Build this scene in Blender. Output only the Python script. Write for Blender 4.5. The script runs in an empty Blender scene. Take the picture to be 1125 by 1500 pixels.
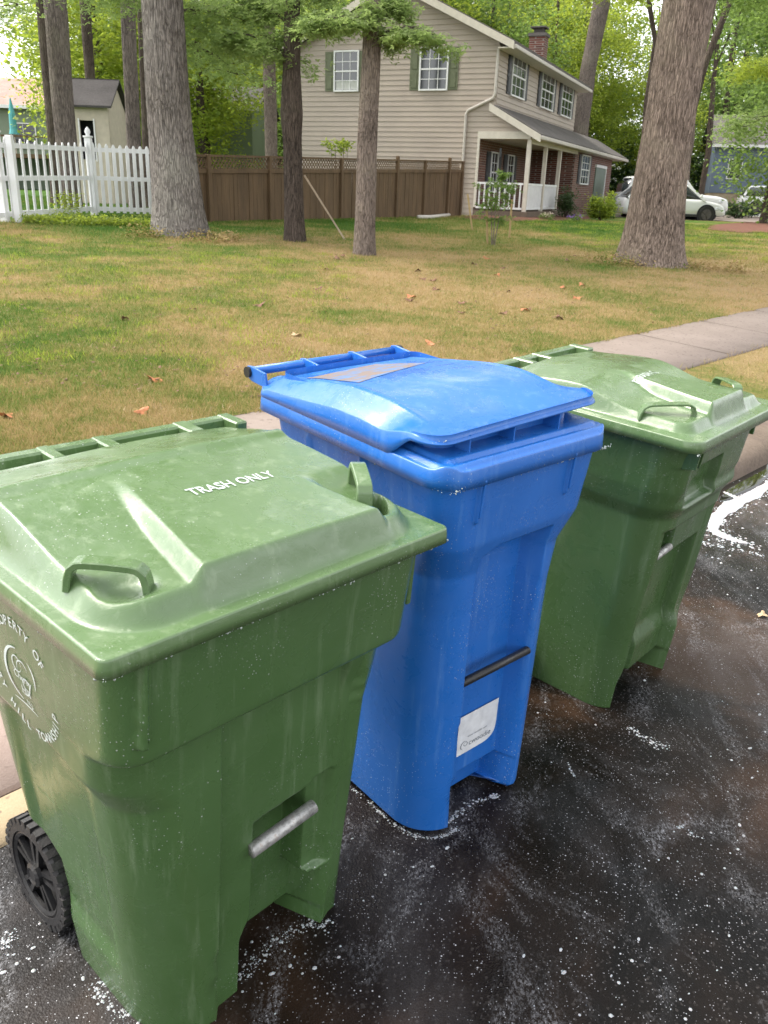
import bpy, bmesh, math, random
import numpy as np
from mathutils import Vector, Matrix

S = bpy.context.scene
COL = S.collection
R = math.radians
# ------------------------------------------------------------------ camera
CAM_H = 1.746; FPX = 1220.0; PITCH = math.atan(475 / 1220.0); ROLL = 0.034
cp, sp = math.cos(PITCH), math.sin(PITCH); cr, sr = math.cos(ROLL), math.sin(ROLL)
Xh = Vector((1, 0, 0)); Up = Vector((0, sp, cp)); Fw = Vector((0, cp, -sp))
right = Xh * cr + Up * sr; upc = Up * cr - Xh * sr
cam_d = bpy.data.cameras.new('camera'); cam = bpy.data.objects.new('camera', cam_d); COL.objects.link(cam)
M = Matrix.Identity(4)
for i in range(3):
    M[i][0] = right[i]; M[i][1] = upc[i]; M[i][2] = -Fw[i]
M[2][3] = CAM_H
cam.matrix_world = M
cam_d.sensor_fit = 'VERTICAL'; cam_d.sensor_height = 36.0; cam_d.lens = 36.0 * FPX / 1500.0
cam_d.clip_start = 0.02; cam_d.clip_end = 900
cam_d.dof.use_dof = True; cam_d.dof.focus_distance = 1.9; cam_d.dof.aperture_fstop = 18.0
S.camera = cam
# ------------------------------------------------------------------ world and sun
SUN_EL, SUN_AZ = 56, -76          # azimuth measured from +Y towards +X
W = bpy.data.worlds.new('World'); S.world = W; W.use_nodes = True
nt = W.node_tree; nt.nodes.clear()
sky = nt.nodes.new('ShaderNodeTexSky'); sky.sky_type = 'NISHITA'; sky.sun_disc = False
sky.sun_elevation = R(SUN_EL); sky.sun_rotation = R(SUN_AZ); sky.air_density = 1.0; sky.dust_density = 2.2; sky.ozone_density = 1.0
hsv = nt.nodes.new('ShaderNodeHueSaturation'); hsv.inputs['Saturation'].default_value = 0.10
bg = nt.nodes.new('ShaderNodeBackground'); bg.inputs[1].default_value = 0.15
out = nt.nodes.new('ShaderNodeOutputWorld')
nt.links.new(sky.outputs[0], hsv.inputs['Color']); nt.links.new(hsv.outputs[0], bg.inputs[0]); nt.links.new(bg.outputs[0], out.inputs[0])
sd = bpy.data.lights.new('sun', 'SUN'); sd.energy = 1.0; sd.angle = R(24); sd.color = (1.0, 0.90, 0.74)
sun = bpy.data.objects.new('sun', sd); COL.objects.link(sun)
sdir = Vector((math.sin(R(SUN_AZ)) * math.cos(R(SUN_EL)), math.cos(R(SUN_AZ)) * math.cos(R(SUN_EL)), math.sin(R(SUN_EL))))
sun.rotation_euler = sdir.to_track_quat('Z', 'Y').to_euler(); sun.location = (0, 0, 30)
S.view_settings.view_transform = 'Standard'; S.view_settings.look = 'None'
S.view_settings.exposure = 1.85; S.view_settings.gamma = 1.0
S.render.engine = 'CYCLES'
S.cycles.max_bounces = 8; S.cycles.transparent_max_bounces = 8

# ------------------------------------------------------------------ terrain and rays
def sat(t, a, b, m):      # grows as t up to a, then eases to m (reached at b)
    t = np.asarray(t, float); k = np.clip((t - a) / (b - a), 0, 1)
    return np.where(t < a, t, a + (m - a) * (1 - (1 - k) ** ((b - a) / (m - a))))
def base_z(x, y):
    x = np.asarray(x, float); y = np.asarray(y, float)
    X = np.sign(x) * sat(np.abs(x), 7, 30, 12)
    Y = np.where(y < 0, -sat(-y, 3, 20, 6), sat(y, 14, 34, 19))
    kx = 0.0363 - 0.026 * np.clip((y - 14) / 14, 0, 1)
    return 0.0466 * Y - kx * X
ES = np.array([math.cos(R(46)), math.sin(R(46))]); EN = np.array([-math.sin(R(46)), math.cos(R(46))])   # along / across the street
def sn(x, y): return x * ES[0] + y * ES[1], x * EN[0] + y * EN[1]
def xy(s, n): return s * ES[0] + n * EN[0], s * ES[1] + n * EN[1]
def lift(x, y):
    s, n = sn(np.asarray(x, float), np.asarray(y, float))
    k = 0.08 * np.clip((n - 2.1) / .3, 0, 1) * (1 - np.clip((n - 5) / 6, 0, 1))
    return k
def ground_z(x, y): return float(base_z(x, y) + lift(x, y))
def ray(px, py):
    X, Y = px - 562.5, py - 750.0
    return Vector((0, 0, 0)) + right * X - upc * Y + Fw * FPX
def at(px, py, Y):
    d = ray(px, py); return Vector((0, 0, CAM_H)) + d * (Y / d.y)
def G(px, py):
    d = ray(px, py); d = d / d.y; t = 0.5; C = Vector((0, 0, CAM_H))
    while t < 120:
        p = C + d * t
        if p.z <= ground_z(p.x, p.y): break
        t += 0.02
    p = C + d * t; p.z = ground_z(p.x, p.y); return p
def on_ground(px, py, Y):
    p = at(px, py, Y); p.z = ground_z(p.x, p.y); return p

# ------------------------------------------------------------------ object helpers
def finish(o, mat=None, parent=None, label=None, cat=None, group=None, kind=None):
    COL.objects.link(o)
    if mat is not None and o.data is not None and len(o.data.materials) == 0: o.data.materials.append(mat)
    if parent is not None: o.parent = parent
    tag(o, label, cat, group, kind); return o
def tag(o, label=None, cat=None, group=None, kind=None):
    if label: o['label'] = label
    if cat: o['category'] = cat
    if group: o['group'] = group
    if kind: o['kind'] = kind
    return o
def thing(name, label, cat, loc=(0, 0, 0), group=None, mat=None):
    o = bpy.data.objects.new(name, None); COL.objects.link(o); o.empty_display_size = .2
    if mat is not None: o.matrix_world = mat
    else: o.location = loc
    return tag(o, label, cat, group)
def np_mesh(name, V, F, smooth=True):
    V = np.ascontiguousarray(V, dtype=np.float32).reshape(-1, 3); F = np.ascontiguousarray(F, dtype=np.int32)
    me = bpy.data.meshes.new(name); k = F.shape[1]
    me.vertices.add(len(V)); me.vertices.foreach_set('co', V.ravel())
    me.loops.add(F.size); me.loops.foreach_set('vertex_index', F.ravel())
    me.polygons.add(len(F)); me.polygons.foreach_set('loop_start', np.arange(0, F.size, k, dtype=np.int32))
    me.polygons.foreach_set('use_smooth', np.full(len(F), smooth))
    me.update(calc_edges=True); return me
def grid_faces(nr, nc, wrap=False, flip=False):
    i = np.arange(nr - 1)[:, None]; j = np.arange(nc if wrap else nc - 1)[None, :]; j2 = (j + 1) % nc
    a = i * nc + j; b = i * nc + j2; c = (i + 1) * nc + j2; d = (i + 1) * nc + j
    F = np.stack([a, b, c, d], -1).reshape(-1, 4)
    return F[:, ::-1] if flip else F
def np_obj(name, V, F, mat, parent=None, smooth=True, **k):
    return finish(bpy.data.objects.new(name, np_mesh(name, V, F, smooth)), mat, parent, **k)

def leaf_cloud(clumps, per, size, seed, shape='diamond', up=.55):
    """clumps: (K,4) centre + radius; returns verts, quads"""
    r = np.random.default_rng(seed); K = len(clumps); N = K * per; c = np.repeat(clumps[:, :3], per, 0); rad = np.repeat(clumps[:, 3], per)[:, None]
    p = c + r.normal(0, .5, (N, 3)) * rad * np.array([1, 1, .55]); L_ = (size * (.65 + .7 * r.random(N)))[:, None]
    nrm = r.normal(0, 1, (N, 3)); nrm[:, 2] = np.abs(nrm[:, 2]) + up * 1.6; nrm /= np.linalg.norm(nrm, axis=1)[:, None]; t = r.normal(0, 1, (N, 3)); t -= nrm * (t * nrm).sum(1)[:, None]; t /= np.linalg.norm(t, axis=1)[:, None]; b = np.cross(nrm, t)
    if shape == 'diamond':
        V = np.stack([p, p + t * L_ * .45 + b * L_ * .30 - nrm * L_ * .06, p + t * L_, p + t * L_ * .45 - b * L_ * .30 - nrm * L_ * .06], 1).reshape(-1, 3); return V, np.arange(N * 4).reshape(-1, 4)
    vs = [p]; 
    for a_, l_ in ((0, 1.0), (62, .82), (-62, .82)):
        ca, sa = math.cos(R(a_)), math.sin(R(a_)); d = t * ca + b * sa; e = -t * sa + b * ca
        vs += [p + d * L_ * l_ * .55 + e * L_ * .17, p + d * L_ * l_ - nrm * L_ * .10, p + d * L_ * l_ * .55 - e * L_ * .17]
    V = np.stack(vs, 1).reshape(-1, 3); i = np.arange(N)[:, None] * 10; F = np.concatenate([i + np.array([[0, 1, 2, 3]]), i + np.array([[0, 4, 5, 6]]), i + np.array([[0, 7, 8, 9]])], 0); return V, F
class MB:
    def __init__(s, org=(0, 0, 0)): s.v = []; s.f = []; s.o = Vector(org)
    def add(s, vs, fs):
        n = len(s.v); s.v += [tuple(Vector(v) - s.o) for v in vs]; s.f += [tuple(i + n for i in f) for f in fs]; return s
    def box(s, o, ax, lo, hi):
        ax = [Vector(a) for a in ax]; o = Vector(o)
        vs = [o + ax[0] * x + ax[1] * y + ax[2] * z for x in (lo[0], hi[0]) for y in (lo[1], hi[1]) for z in (lo[2], hi[2])]
        return s.add(vs, [(0, 1, 3, 2), (4, 6, 7, 5), (0, 4, 5, 1), (2, 3, 7, 6), (0, 2, 6, 4), (1, 5, 7, 3)])
    def bar(s, a, b, w, h, upv=(0, 0, 1)):
        a, b = Vector(a), Vector(b); d = (b - a).normalized(); x = d.cross(Vector(upv))
        if x.length < 1e-4: x = Vector((1, 0, 0))
        x.normalize(); u = x.cross(d)
        vs = [p + x * (i * w / 2) + u * (j * h / 2) for p in (a, b) for i, j in ((-1, -1), (1, -1), (1, 1), (-1, 1))]
        return s.add(vs, [(3, 2, 1, 0), (4, 5, 6, 7), (0, 1, 5, 4), (1, 2, 6, 5), (2, 3, 7, 6), (3, 0, 4, 7)])
    def tube(s, pts, rad, n=10, cap=True):
        pts = [Vector(p) for p in pts]; rs = rad if isinstance(rad, (list, tuple)) else [rad] * len(pts); vs = []; px = None
        for i, p in enumerate(pts):
            d = (pts[min(i + 1, len(pts) - 1)] - pts[max(i - 1, 0)]).normalized()
            x = d.cross(Vector((0, 0, 1))) if px is None else px - d * px.dot(d)
            if x.length < 1e-3: x = Vector((1, 0, 0)) - d * d.x
            x.normalize(); px = x; y = d.cross(x)
            vs += [p + (x * math.cos(2 * math.pi * k / n) + y * math.sin(2 * math.pi * k / n)) * rs[i] for k in range(n)]
        fs = [(i * n + k, i * n + (k + 1) % n, (i + 1) * n + (k + 1) % n, (i + 1) * n + k) for i in range(len(pts) - 1) for k in range(n)]
        if cap: fs += [tuple(range(n))[::-1], tuple((len(pts) - 1) * n + k for k in range(n))]
        return s.add(vs, fs)
    def prism(s, poly, off):
        poly = [Vector(p) for p in poly]; off = Vector(off); n = len(poly)
        return s.add(poly + [p + off for p in poly], [tuple(range(n))[::-1], tuple(range(n, 2 * n))] + [(i, (i + 1) % n, n + (i + 1) % n, n + i) for i in range(n)])
    def build(s, name, mat, parent=None, smooth=False, bevel=0, **k):
        me = bpy.data.meshes.new(name); me.from_pydata(s.v, [], s.f); me.update()
        bm = bmesh.new(); bm.from_mesh(me); bmesh.ops.recalc_face_normals(bm, faces=bm.faces)
        if bevel: bmesh.ops.bevel(bm, geom=list(bm.edges), offset=bevel, segments=1, affect='EDGES')
        bm.to_mesh(me); bm.free()
        if smooth:
            for p in me.polygons: p.use_smooth = True
        return finish(bpy.data.objects.new(name, me), mat, parent, **k)
XYZ = (Vector((1, 0, 0)), Vector((0, 1, 0)), Vector((0, 0, 1)))
def sst(x, a, b):
    t = np.clip((x - a) / (b - a), 0, 1); return t * t * (3 - 2 * t)
def win(x, a, b, e): return sst(x, a - e / 2, a + e / 2) * (1 - sst(x, b - e / 2, b + e / 2))

# ------------------------------------------------------------------ materials
class NM:
    def __init__(s, name, rough=.6, metal=0.0, spec=.5):
        s.m = bpy.data.materials.new(name); s.m.use_nodes = True; s.t = s.m.node_tree; s.n = s.t.nodes
        s.b = s.n['Principled BSDF']; s.o = s.n['Material Output']
        s.b.inputs['Roughness'].default_value = rough; s.b.inputs['Metallic'].default_value = metal
        s.b.inputs['Specular IOR Level'].default_value = spec
        s._c = None
    def l(s, a, b): s.t.links.new(a, b)
    def coord(s, kind='Object', scale=(1, 1, 1), rot=(0, 0, 0), loc=(0, 0, 0)):
        if kind == 'World': g = s.n.new('ShaderNodeNewGeometry'); src = g.outputs['Position']
        else: g = s.n.new('ShaderNodeTexCoord'); src = g.outputs[kind]
        mp = s.n.new('ShaderNodeMapping'); mp.inputs['Scale'].default_value = scale; mp.inputs['Rotation'].default_value = rot; mp.inputs['Location'].default_value = loc
        s.l(src, mp.inputs[0]); return mp.outputs[0]
    def noise(s, vec, scale, detail=4, rough=.55, dist=0):
        n = s.n.new('ShaderNodeTexNoise'); n.inputs['Scale'].default_value = scale; n.inputs['Detail'].default_value = detail
        n.inputs['Roughness'].default_value = rough; n.inputs['Distortion'].default_value = dist
        if vec is not None: s.l(vec, n.inputs['Vector'])
        return n.outputs[0]
    def voro(s, vec, scale, feature='F1', out='Distance', rnd=1):
        n = s.n.new('ShaderNodeTexVoronoi'); n.feature = feature; n.inputs['Scale'].default_value = scale; n.inputs['Randomness'].default_value = rnd
        if vec is not None: s.l(vec, n.inputs['Vector'])
        return n.outputs[out]
    def ramp(s, fac, stops, interp='LINEAR'):
        r = s.n.new('ShaderNodeValToRGB'); r.color_ramp.interpolation = interp; e = r.color_ramp.elements
        while len(e) < len(stops): e.new(0.5)
        for i, (p, c) in enumerate(stops):
            e[i].position = p; e[i].color = (c, c, c, 1) if not isinstance(c, (tuple, list)) else (*c[:3], 1)
        s.l(fac, r.inputs[0]); return r.outputs[0]
    def mix(s, fac, a, b, mode='MIX'):
        m = s.n.new('ShaderNodeMix'); m.data_type = 'RGBA'; m.blend_type = mode
        for v, i in ((fac, m.inputs['Factor']), (a, m.inputs['A']), (b, m.inputs['B'])):
            if isinstance(v, (int, float)):
                i.default_value = v if i.name == 'Factor' and i.type == 'VALUE' else (v, v, v, 1)
            elif isinstance(v, (tuple, list)): i.default_value = (*v[:3], 1)
            else: s.l(v, i)
        for i in m.inputs:
            pass
        return m.outputs['Result']
    def math(s, op, a, b=0.0, clamp=False):
        m = s.n.new('ShaderNodeMath'); m.operation = op; m.use_clamp = clamp
        for v, i in ((a, 0), (b, 1)):
            if isinstance(v, (int, float)): m.inputs[i].default_value = v
            else: s.l(v, m.inputs[i])
        return m.outputs[0]
    def bump(s, h, strength=.3, dist=.01, prev=None):
        b = s.n.new('ShaderNodeBump'); b.inputs['Strength'].default_value = strength; b.inputs['Distance'].default_value = dist
        s.l(h, b.inputs['Height'])
        if prev is not None: s.l(prev, b.inputs['Normal'])
        return b.outputs[0]
    def set(s, color=None, rough=None, normal=None):
        for v, k in ((color, 'Base Color'), (rough, 'Roughness'), (normal, 'Normal')):
            if v is None: continue
            if isinstance(v, (tuple, list)): s.b.inputs[k].default_value = (*v[:3], 1)
            elif isinstance(v, (int, float)): s.b.inputs[k].default_value = v
            else: s.l(v, s.b.inputs[k])
        return s.m
def plain(name, col, rough=.6, metal=0, var=.12, scale=6, bump=0, bscale=40, spec=.5):
    m = NM(name, rough, metal, spec); c = m.coord('Object'); n = m.noise(c, scale, 5)
    lo = tuple(v * (1 - var) for v in col); hi = tuple(min(1, v * (1 + var)) for v in col)
    col_ = m.ramp(n, [(.3, lo), (.7, hi)]); nor = m.bump(m.noise(c, bscale, 3), bump, .005) if bump else None
    return m.set(col_, None, nor)

def wet_plastic(name, c0, c1, haze, wet=.12, grime=(.1, .1, .08), coat=.35):
    m = NM(name, .3); m.b.inputs['IOR'].default_value = 1.45
    c = m.coord('Object'); cs = m.coord('Object', (1, 1, .25))
    base = m.mix(m.ramp(m.noise(c, 3.5, 5), [(.3, 0.0), (.7, 1.0)]), c0, c1)
    streak = m.ramp(m.noise(m.coord('Object', (14, 14, 1.1)), 2.2, 6, .65), [(.55, 0.0), (.8, 1.0)])
    base = m.mix(m.math('MULTIPLY', streak, .32), base, haze)                       # dried soap runs
    sc = m.ramp(m.noise(m.coord('Object', (3, 3, 38), rot=(.2, .1, .0)), 3, 7, .75), [(.62, 0.0), (.72, 1.0)])
    base = m.mix(m.math('MULTIPLY', sc, .22), base, haze)                           # scuffs
    gr = m.ramp(m.noise(c, 1.7, 8, .7), [(.6, 0.0), (.85, 1.0)])
    base = m.mix(m.math('MULTIPLY', gr, .5), base, grime)
    # foam droplets: small white specks, clustered
    big = m.ramp(m.noise(c, 4, 3), [(.45, 0.0), (.7, 1.0)])
    v1 = m.ramp(m.voro(c, 62), [(.08, 1.0), (.13, 0.0)]); v2 = m.ramp(m.voro(c, 150), [(.13, 1.0), (.22, 0.0)])
    pick1 = m.ramp(m.voro(c, 62, out='Color'), [(.66, 0.0), (.70, 1.0)]); pick2 = m.ramp(m.voro(c, 150, out='Color'), [(.6, 0.0), (.64, 1.0)])
    dots = m.math('MAXIMUM', m.math('MULTIPLY', v1, pick1), m.math('MULTIPLY', v2, pick2))
    dots = m.math('MULTIPLY', dots, big)
    base = m.mix(m.math('MULTIPLY', dots, .75), base, (.72, .76, .74))
    film = m.noise(c, 26, 3, .5, .6)
    b1 = m.bump(film, .22, .0016); b2 = m.bump(m.noise(c, 130, 2), .16, .0006, b1); b3 = m.bump(dots, .9, .0012, b2)
    rg = m.ramp(m.noise(c, 7, 5, .65, .6), [(.42, wet), (.56, wet + .26)])
    m.b.inputs['Coat Weight'].default_value = coat; m.b.inputs['Coat Roughness'].default_value = .04; m.b.inputs['Coat IOR'].default_value = 1.6
    cb_ = m.bump(m.noise(c, 30, 6, .75, 1.2), .75, .003); m.l(cb_, m.b.inputs['Coat Normal'])
    return m.set(base, rg, b3)
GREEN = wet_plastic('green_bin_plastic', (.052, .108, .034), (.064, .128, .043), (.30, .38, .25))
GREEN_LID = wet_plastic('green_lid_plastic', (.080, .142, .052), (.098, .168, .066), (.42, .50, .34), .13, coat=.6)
BLUE = wet_plastic('blue_bin_plastic', (.014, .118, .43), (.020, .140, .50), (.20, .38, .68), .20, (.02, .05, .13), coat=.22)
DKGREEN = wet_plastic('dark_green_bin_plastic', (.050, .100, .033), (.060, .116, .040), (.22, .30, .20), .16)
BLACKP = plain('black_plastic', (.016, .016, .017), .35, var=.3, bump=.2, bscale=90)
RUBBER = plain('tyre_rubber', (.022, .021, .022), .6, var=.35, bump=.3, bscale=160)
GALV = NM('galvanised_steel', .42, .55)
_c = GALV.coord('Object'); GALV = GALV.set(GALV.ramp(GALV.noise(_c, 60, 6, .7), [(.35, (.22, .21, .20)), (.55, (.48, .48, .47)), (.75, (.25, .17, .12))]), None, GALV.bump(GALV.noise(_c, 120), .4, .001))
PRINT = plain('white_print', (.50, .56, .54), .5, var=.2, scale=60)
GHOST = plain('faded_print', (.45, .52, .47), .5, var=.3, scale=60)
STICKER = plain('weathered_white_sticker', (.66, .67, .68), .45, var=.14, scale=30)
INK = plain('grey_ink', (.20, .22, .24), .6, var=.3, scale=80)
pm = NM('peeled_paper_label', .5); _c = pm.coord('Object')
PEEL = pm.set(pm.mix(pm.ramp(pm.noise(pm.coord('Object', (6, 30, 6)), 2.0, 7, .7), [(.5, 0.0), (.56, 1.0)]), (.21, .16, .14), (.10, .19, .38)), .4, pm.bump(pm.noise(_c, 80), .3, .001))

def siding_mat(name, col):
    m = NM(name, .55); c = m.coord('World', (.8, .8, .8)); n = m.noise(c, 1.5, 5)
    return m.set(m.ramp(n, [(.3, tuple(v * .92 for v in col)), (.7, tuple(v * 1.04 for v in col))]))
SIDING = siding_mat('taupe_siding', (.40, .335, .285)); SIDEBLUE = siding_mat('slate_blue_siding', (.125, .165, .235)); SIDEGREEN = siding_mat('green_siding', (.18, .23, .16))
TRIM = plain('cream_trim', (.60, .55, .48), .5, var=.08); WHITE = plain('white_paint', (.74, .74, .75), .45, var=.06)
VINYL = plain('white_vinyl', (.78, .78, .80), .4, var=.07, scale=3)
SHUT_G = plain('olive_shutter_paint', (.12, .135, .075), .55); SHUT_K = plain('black_shutter_paint', (.022, .024, .028), .5)
GUTTER = plain('gutter_metal', (.50, .46, .42), .45, var=.08)
gm = NM('window_glass', .06, 0, .9); GLASS = gm.set((.03, .036, .04))
CURT = plain('curtain_cloth', (.45, .46, .44), .8)
def brick_mat():
    m = NM('red_brick', .85); g = m.n.new('ShaderNodeNewGeometry'); sep = m.n.new('ShaderNodeSeparateXYZ'); m.l(g.outputs['Position'], sep.inputs[0])
    h = m.math('ADD', m.math('MULTIPLY', sep.outputs[0], .7), m.math('MULTIPLY', sep.outputs[1], .72))
    cb = m.n.new('ShaderNodeCombineXYZ'); m.l(h, cb.inputs[0]); m.l(sep.outputs[2], cb.inputs[1])
    b = m.n.new('ShaderNodeTexBrick'); m.l(cb.outputs[0], b.inputs['Vector']); b.inputs['Scale'].default_value = 1
    b.inputs['Brick Width'].default_value = .24; b.inputs['Row Height'].default_value = .085; b.inputs['Mortar Size'].default_value = .011
    b.inputs['Color1'].default_value = (.20, .065, .045, 1); b.inputs['Color2'].default_value = (.12, .045, .035, 1); b.inputs['Mortar'].default_value = (.30, .26, .23, 1)
    n = m.noise(m.coord('World'), 5, 5); col = m.mix(.5, b.outputs[0], m.ramp(n, [(.3, .35), (.7, .85)]), 'MULTIPLY')
    return m.set(col, None, m.bump(b.outputs['Fac'], -.5, .01))
BRICK = brick_mat()
def shingle_mat(name, col):
    m = NM(name, .95, 0, .1); c = m.coord('World', (1, 1, 1)); n = m.noise(c, 18, 5, .7); n2 = m.noise(c, 1.3, 3)
    f = m.mix(.5, m.ramp(n, [(.3, tuple(v * .6 for v in col)), (.7, tuple(v * 1.4 for v in col))]), m.ramp(n2, [(.3, tuple(v * .7 for v in col)), (.7, tuple(v * 1.3 for v in col))]))
    return m.set(f, None, m.bump(n, .5, .02))
SHINGLE = shingle_mat('grey_shingle', (.13, .12, .115)); PINKROOF = shingle_mat('pinkish_shingle', (.42, .26, .23)); DARKROOF = shingle_mat('dark_shingle', (.075, .07, .07))
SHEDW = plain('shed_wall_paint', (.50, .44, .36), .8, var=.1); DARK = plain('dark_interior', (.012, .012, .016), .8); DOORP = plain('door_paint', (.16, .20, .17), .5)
def wood_mat(name, col, stain=True):
    m = NM(name, .85); c = m.coord('World', (9, 9, .7)); n = m.noise(c, 3.5, 7, .7, .4); n2 = m.noise(m.coord('World', (1.4, 1.4, .5)), 2.0, 5)
    f = m.mix(.55, m.ramp(n, [(.3, tuple(v * .55 for v in col)), (.7, tuple(v * 1.5 for v in col))]), m.ramp(n2, [(.3, tuple(v * .6 for v in col)), (.7, tuple(v * 1.35 for v in col))]))
    return m.set(f, None, m.bump(n, .5, .01))
FENCEWOOD = wood_mat('weathered_fence_wood', (.115, .070, .036)); STAKE = wood_mat('pale_stake_wood', (.42, .30, .15)); STICK = wood_mat('bare_stick_wood', (.52, .42, .33))
def bark_mat(name, lo, hi, vs=1.0, pale=None):
    m = NM(name, .95, 0, .2); c = m.coord('World', (17 * vs, 17 * vs, 3.2 * vs)); n = m.noise(c, 1.8, 9, .75, 1.0); n2 = m.noise(m.coord('World'), 1.1, 5, .6); v = m.voro(m.coord('World', (22 * vs, 22 * vs, 5 * vs)), 1.0)
    f = m.ramp(n, [(.40, lo), (.60, hi)]); f = m.mix(m.ramp(n2, [(.35, 0.0), (.7, .6)]), f, pale or tuple(x * 1.25 for x in hi))
    nm = m.mix(m.ramp(n2, [(.5, 0.0), (.8, .3)]), f, (.12, .15, .06))
    wv = m.n.new('ShaderNodeVectorMath'); wv.operation = 'ADD'; m.l(m.coord('World', (34 * vs, 34 * vs, 4.2 * vs)), wv.inputs[0]); nz = m.n.new('ShaderNodeTexNoise'); nz.inputs['Scale'].default_value = 3.0; m.l(m.coord('World'), nz.inputs['Vector']); sc_ = m.n.new('ShaderNodeVectorMath'); sc_.operation = 'SCALE'; sc_.inputs['Scale'].default_value = 2.2; m.l(nz.outputs['Color'], sc_.inputs[0]); m.l(sc_.outputs[0], wv.inputs[1])
    pe = m.voro(wv.outputs[0], 1.0, 'DISTANCE_TO_EDGE'); gro = m.ramp(pe, [(.02, 0.0), (.16, 1.0)]); nm = m.mix(m.math('MULTIPLY', m.math('SUBTRACT', 1.0, gro), .45), nm, tuple(x * .55 for x in lo))
    b = m.bump(n, .7, .02); b = m.bump(v, .4, .012, b); b = m.bump(gro, .8, .015, b)
    return m.set(nm, None, b)
BARK_OAK = bark_mat('grey_oak_bark', (.045, .036, .030), (.27, .235, .21), 1.0, (.47, .43, .41)); BARK_BROWN = bark_mat('brown_furrowed_bark', (.060, .044, .034), (.36, .28, .23), .9)
BARK_DARK = bark_mat('dark_bark', (.035, .027, .022), (.135, .105, .088)); BARK_SMOOTH = bark_mat('grey_brown_bark', (.070, .054, .045), (.30, .24, .205), 1.4)
BARK_MID = bark_mat('mid_grey_bark', (.060, .050, .045), (.24, .20, .18)); 

def leaf_mat(name, cols, trans, tw=.45):
    m = NM(name, .5, 0, .35); g = m.n.new('ShaderNodeNewGeometry'); r = g.outputs['Random Per Island']
    n = m.noise(m.coord('World'), .55, 3); f = m.math('ADD', m.math('MULTIPLY', r, .6), m.math('MULTIPLY', n, .5), True)
    col = m.ramp(f, [(.15, cols[0]), (.5, cols[1]), (.85, cols[2])]); m.l(col, m.b.inputs['Base Color'])
    t = m.n.new('ShaderNodeBsdfTranslucent'); tc = m.mix(.5, col, trans, 'MIX'); m.l(tc, t.inputs[0])
    mx = m.n.new('ShaderNodeMixShader'); mx.inputs[0].default_value = tw; m.l(m.b.outputs[0], mx.inputs[1]); m.l(t.outputs[0], mx.inputs[2]); m.l(mx.outputs[0], m.o.inputs[0])
    return m.m
LEAF_Y = leaf_mat('yellow_green_leaves', [(.095, .15, .025), (.17, .24, .04), (.31, .35, .06)], (.62, .74, .09), .55)
LEAF_M = leaf_mat('mid_green_leaves', [(.055, .105, .03), (.10, .165, .045), (.18, .25, .07)], (.38, .56, .12), .5)
LEAF_P = leaf_mat('pale_maple_leaves', [(.13, .19, .07), (.20, .27, .10), (.30, .37, .15)], (.50, .68, .20), .55)
LEAF_D = leaf_mat('dark_green_leaves', [(.022, .045, .018), (.040, .075, .026), (.07, .11, .04)], (.12, .20, .05), .3)

# ------------------------------------------------------------------ ground surfaces
def asphalt():
    m = NM('wet_asphalt', .3, 0, .16); c = m.coord('World'); st = m.coord('World', (1, 1, 1), (0, 0, R(-40)))
    st2 = m.coord('World', (1.3, .7, 1), (0, 0, R(25)))
    agg = m.voro(c, 190); fine = m.noise(c, 300, 3, .6)
    tint = m.ramp(m.noise(c, 1.1, 4, .6, .8), [(.40, (.0035, .003, .0027)), (.50, (.011, .007, .005)), (.62, (.045, .025, .015))])
    spark = m.ramp(m.voro(c, 190, out='Color'), [(.80, 0.0), (.9, 1.0)])
    tint = m.mix(m.math('MULTIPLY', spark, .3), tint, (.10, .09, .085))  # sparkle highlights painted as paler stones
    far = m.n.new('ShaderNodeSeparateXYZ'); m.l(c, far.inputs[0])
    # soap film: smeared streaks and swirls plus pin-point bubbles, all lying on the surface
    warp = m.noise(st2, 2.0, 6, .62, 2.2)
    sm = m.ramp(warp, [(.50, 0.0), (.68, 1.0)])
    grit = m.ramp(m.noise(m.coord('World', (1, .6, 1), (0, 0, R(-28))), 150, 5, .8), [(.48, 0.0), (.62, 1.0)])
    film = m.math('MULTIPLY', sm, grit)
    a = m.ramp(m.voro(c, 70), [(.10, 1.0), (.18, 0.0)]); ap = m.ramp(m.voro(c, 70, out='Color'), [(.70, 0.0), (.74, 1.0)])
    b = m.ramp(m.voro(c, 170), [(.14, 1.0), (.25, 0.0)]); bp_ = m.ramp(m.voro(c, 170, out='Color'), [(.66, 0.0), (.72, 1.0)])
    dens = m.ramp(m.noise(c, 1.9, 4, .6), [(.32, .12), (.66, 1.0)])
    dots = m.math('MULTIPLY', m.math('MAXIMUM', m.math('MULTIPLY', a, ap), m.math('MULTIPLY', b, bp_)), dens)
    haze = m.math('MULTIPLY', m.ramp(m.noise(st2, 1.3, 5, .65, 1.4), [(.47, 0.0), (.72, .09)]), m.ramp(fine, [(.35, .3), (.65, 1.0)])); white = m.math('ADD', haze, m.math('ADD', m.math('MULTIPLY', film, .34), m.math('MULTIPLY', dots, .9)), True)
    col = m.mix(white, tint, (.62, .62, .66))
    rg = m.ramp(m.noise(c, 2.2, 5, .6, .5), [(.36, .16), (.62, .5)])
    bb = m.bump(agg, .35, .002); bb = m.bump(fine, .35, .0015, bb); bb = m.bump(white, .5, .002, bb)
    return m.set(col, rg, bb)
ASPHALT = asphalt()
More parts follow.
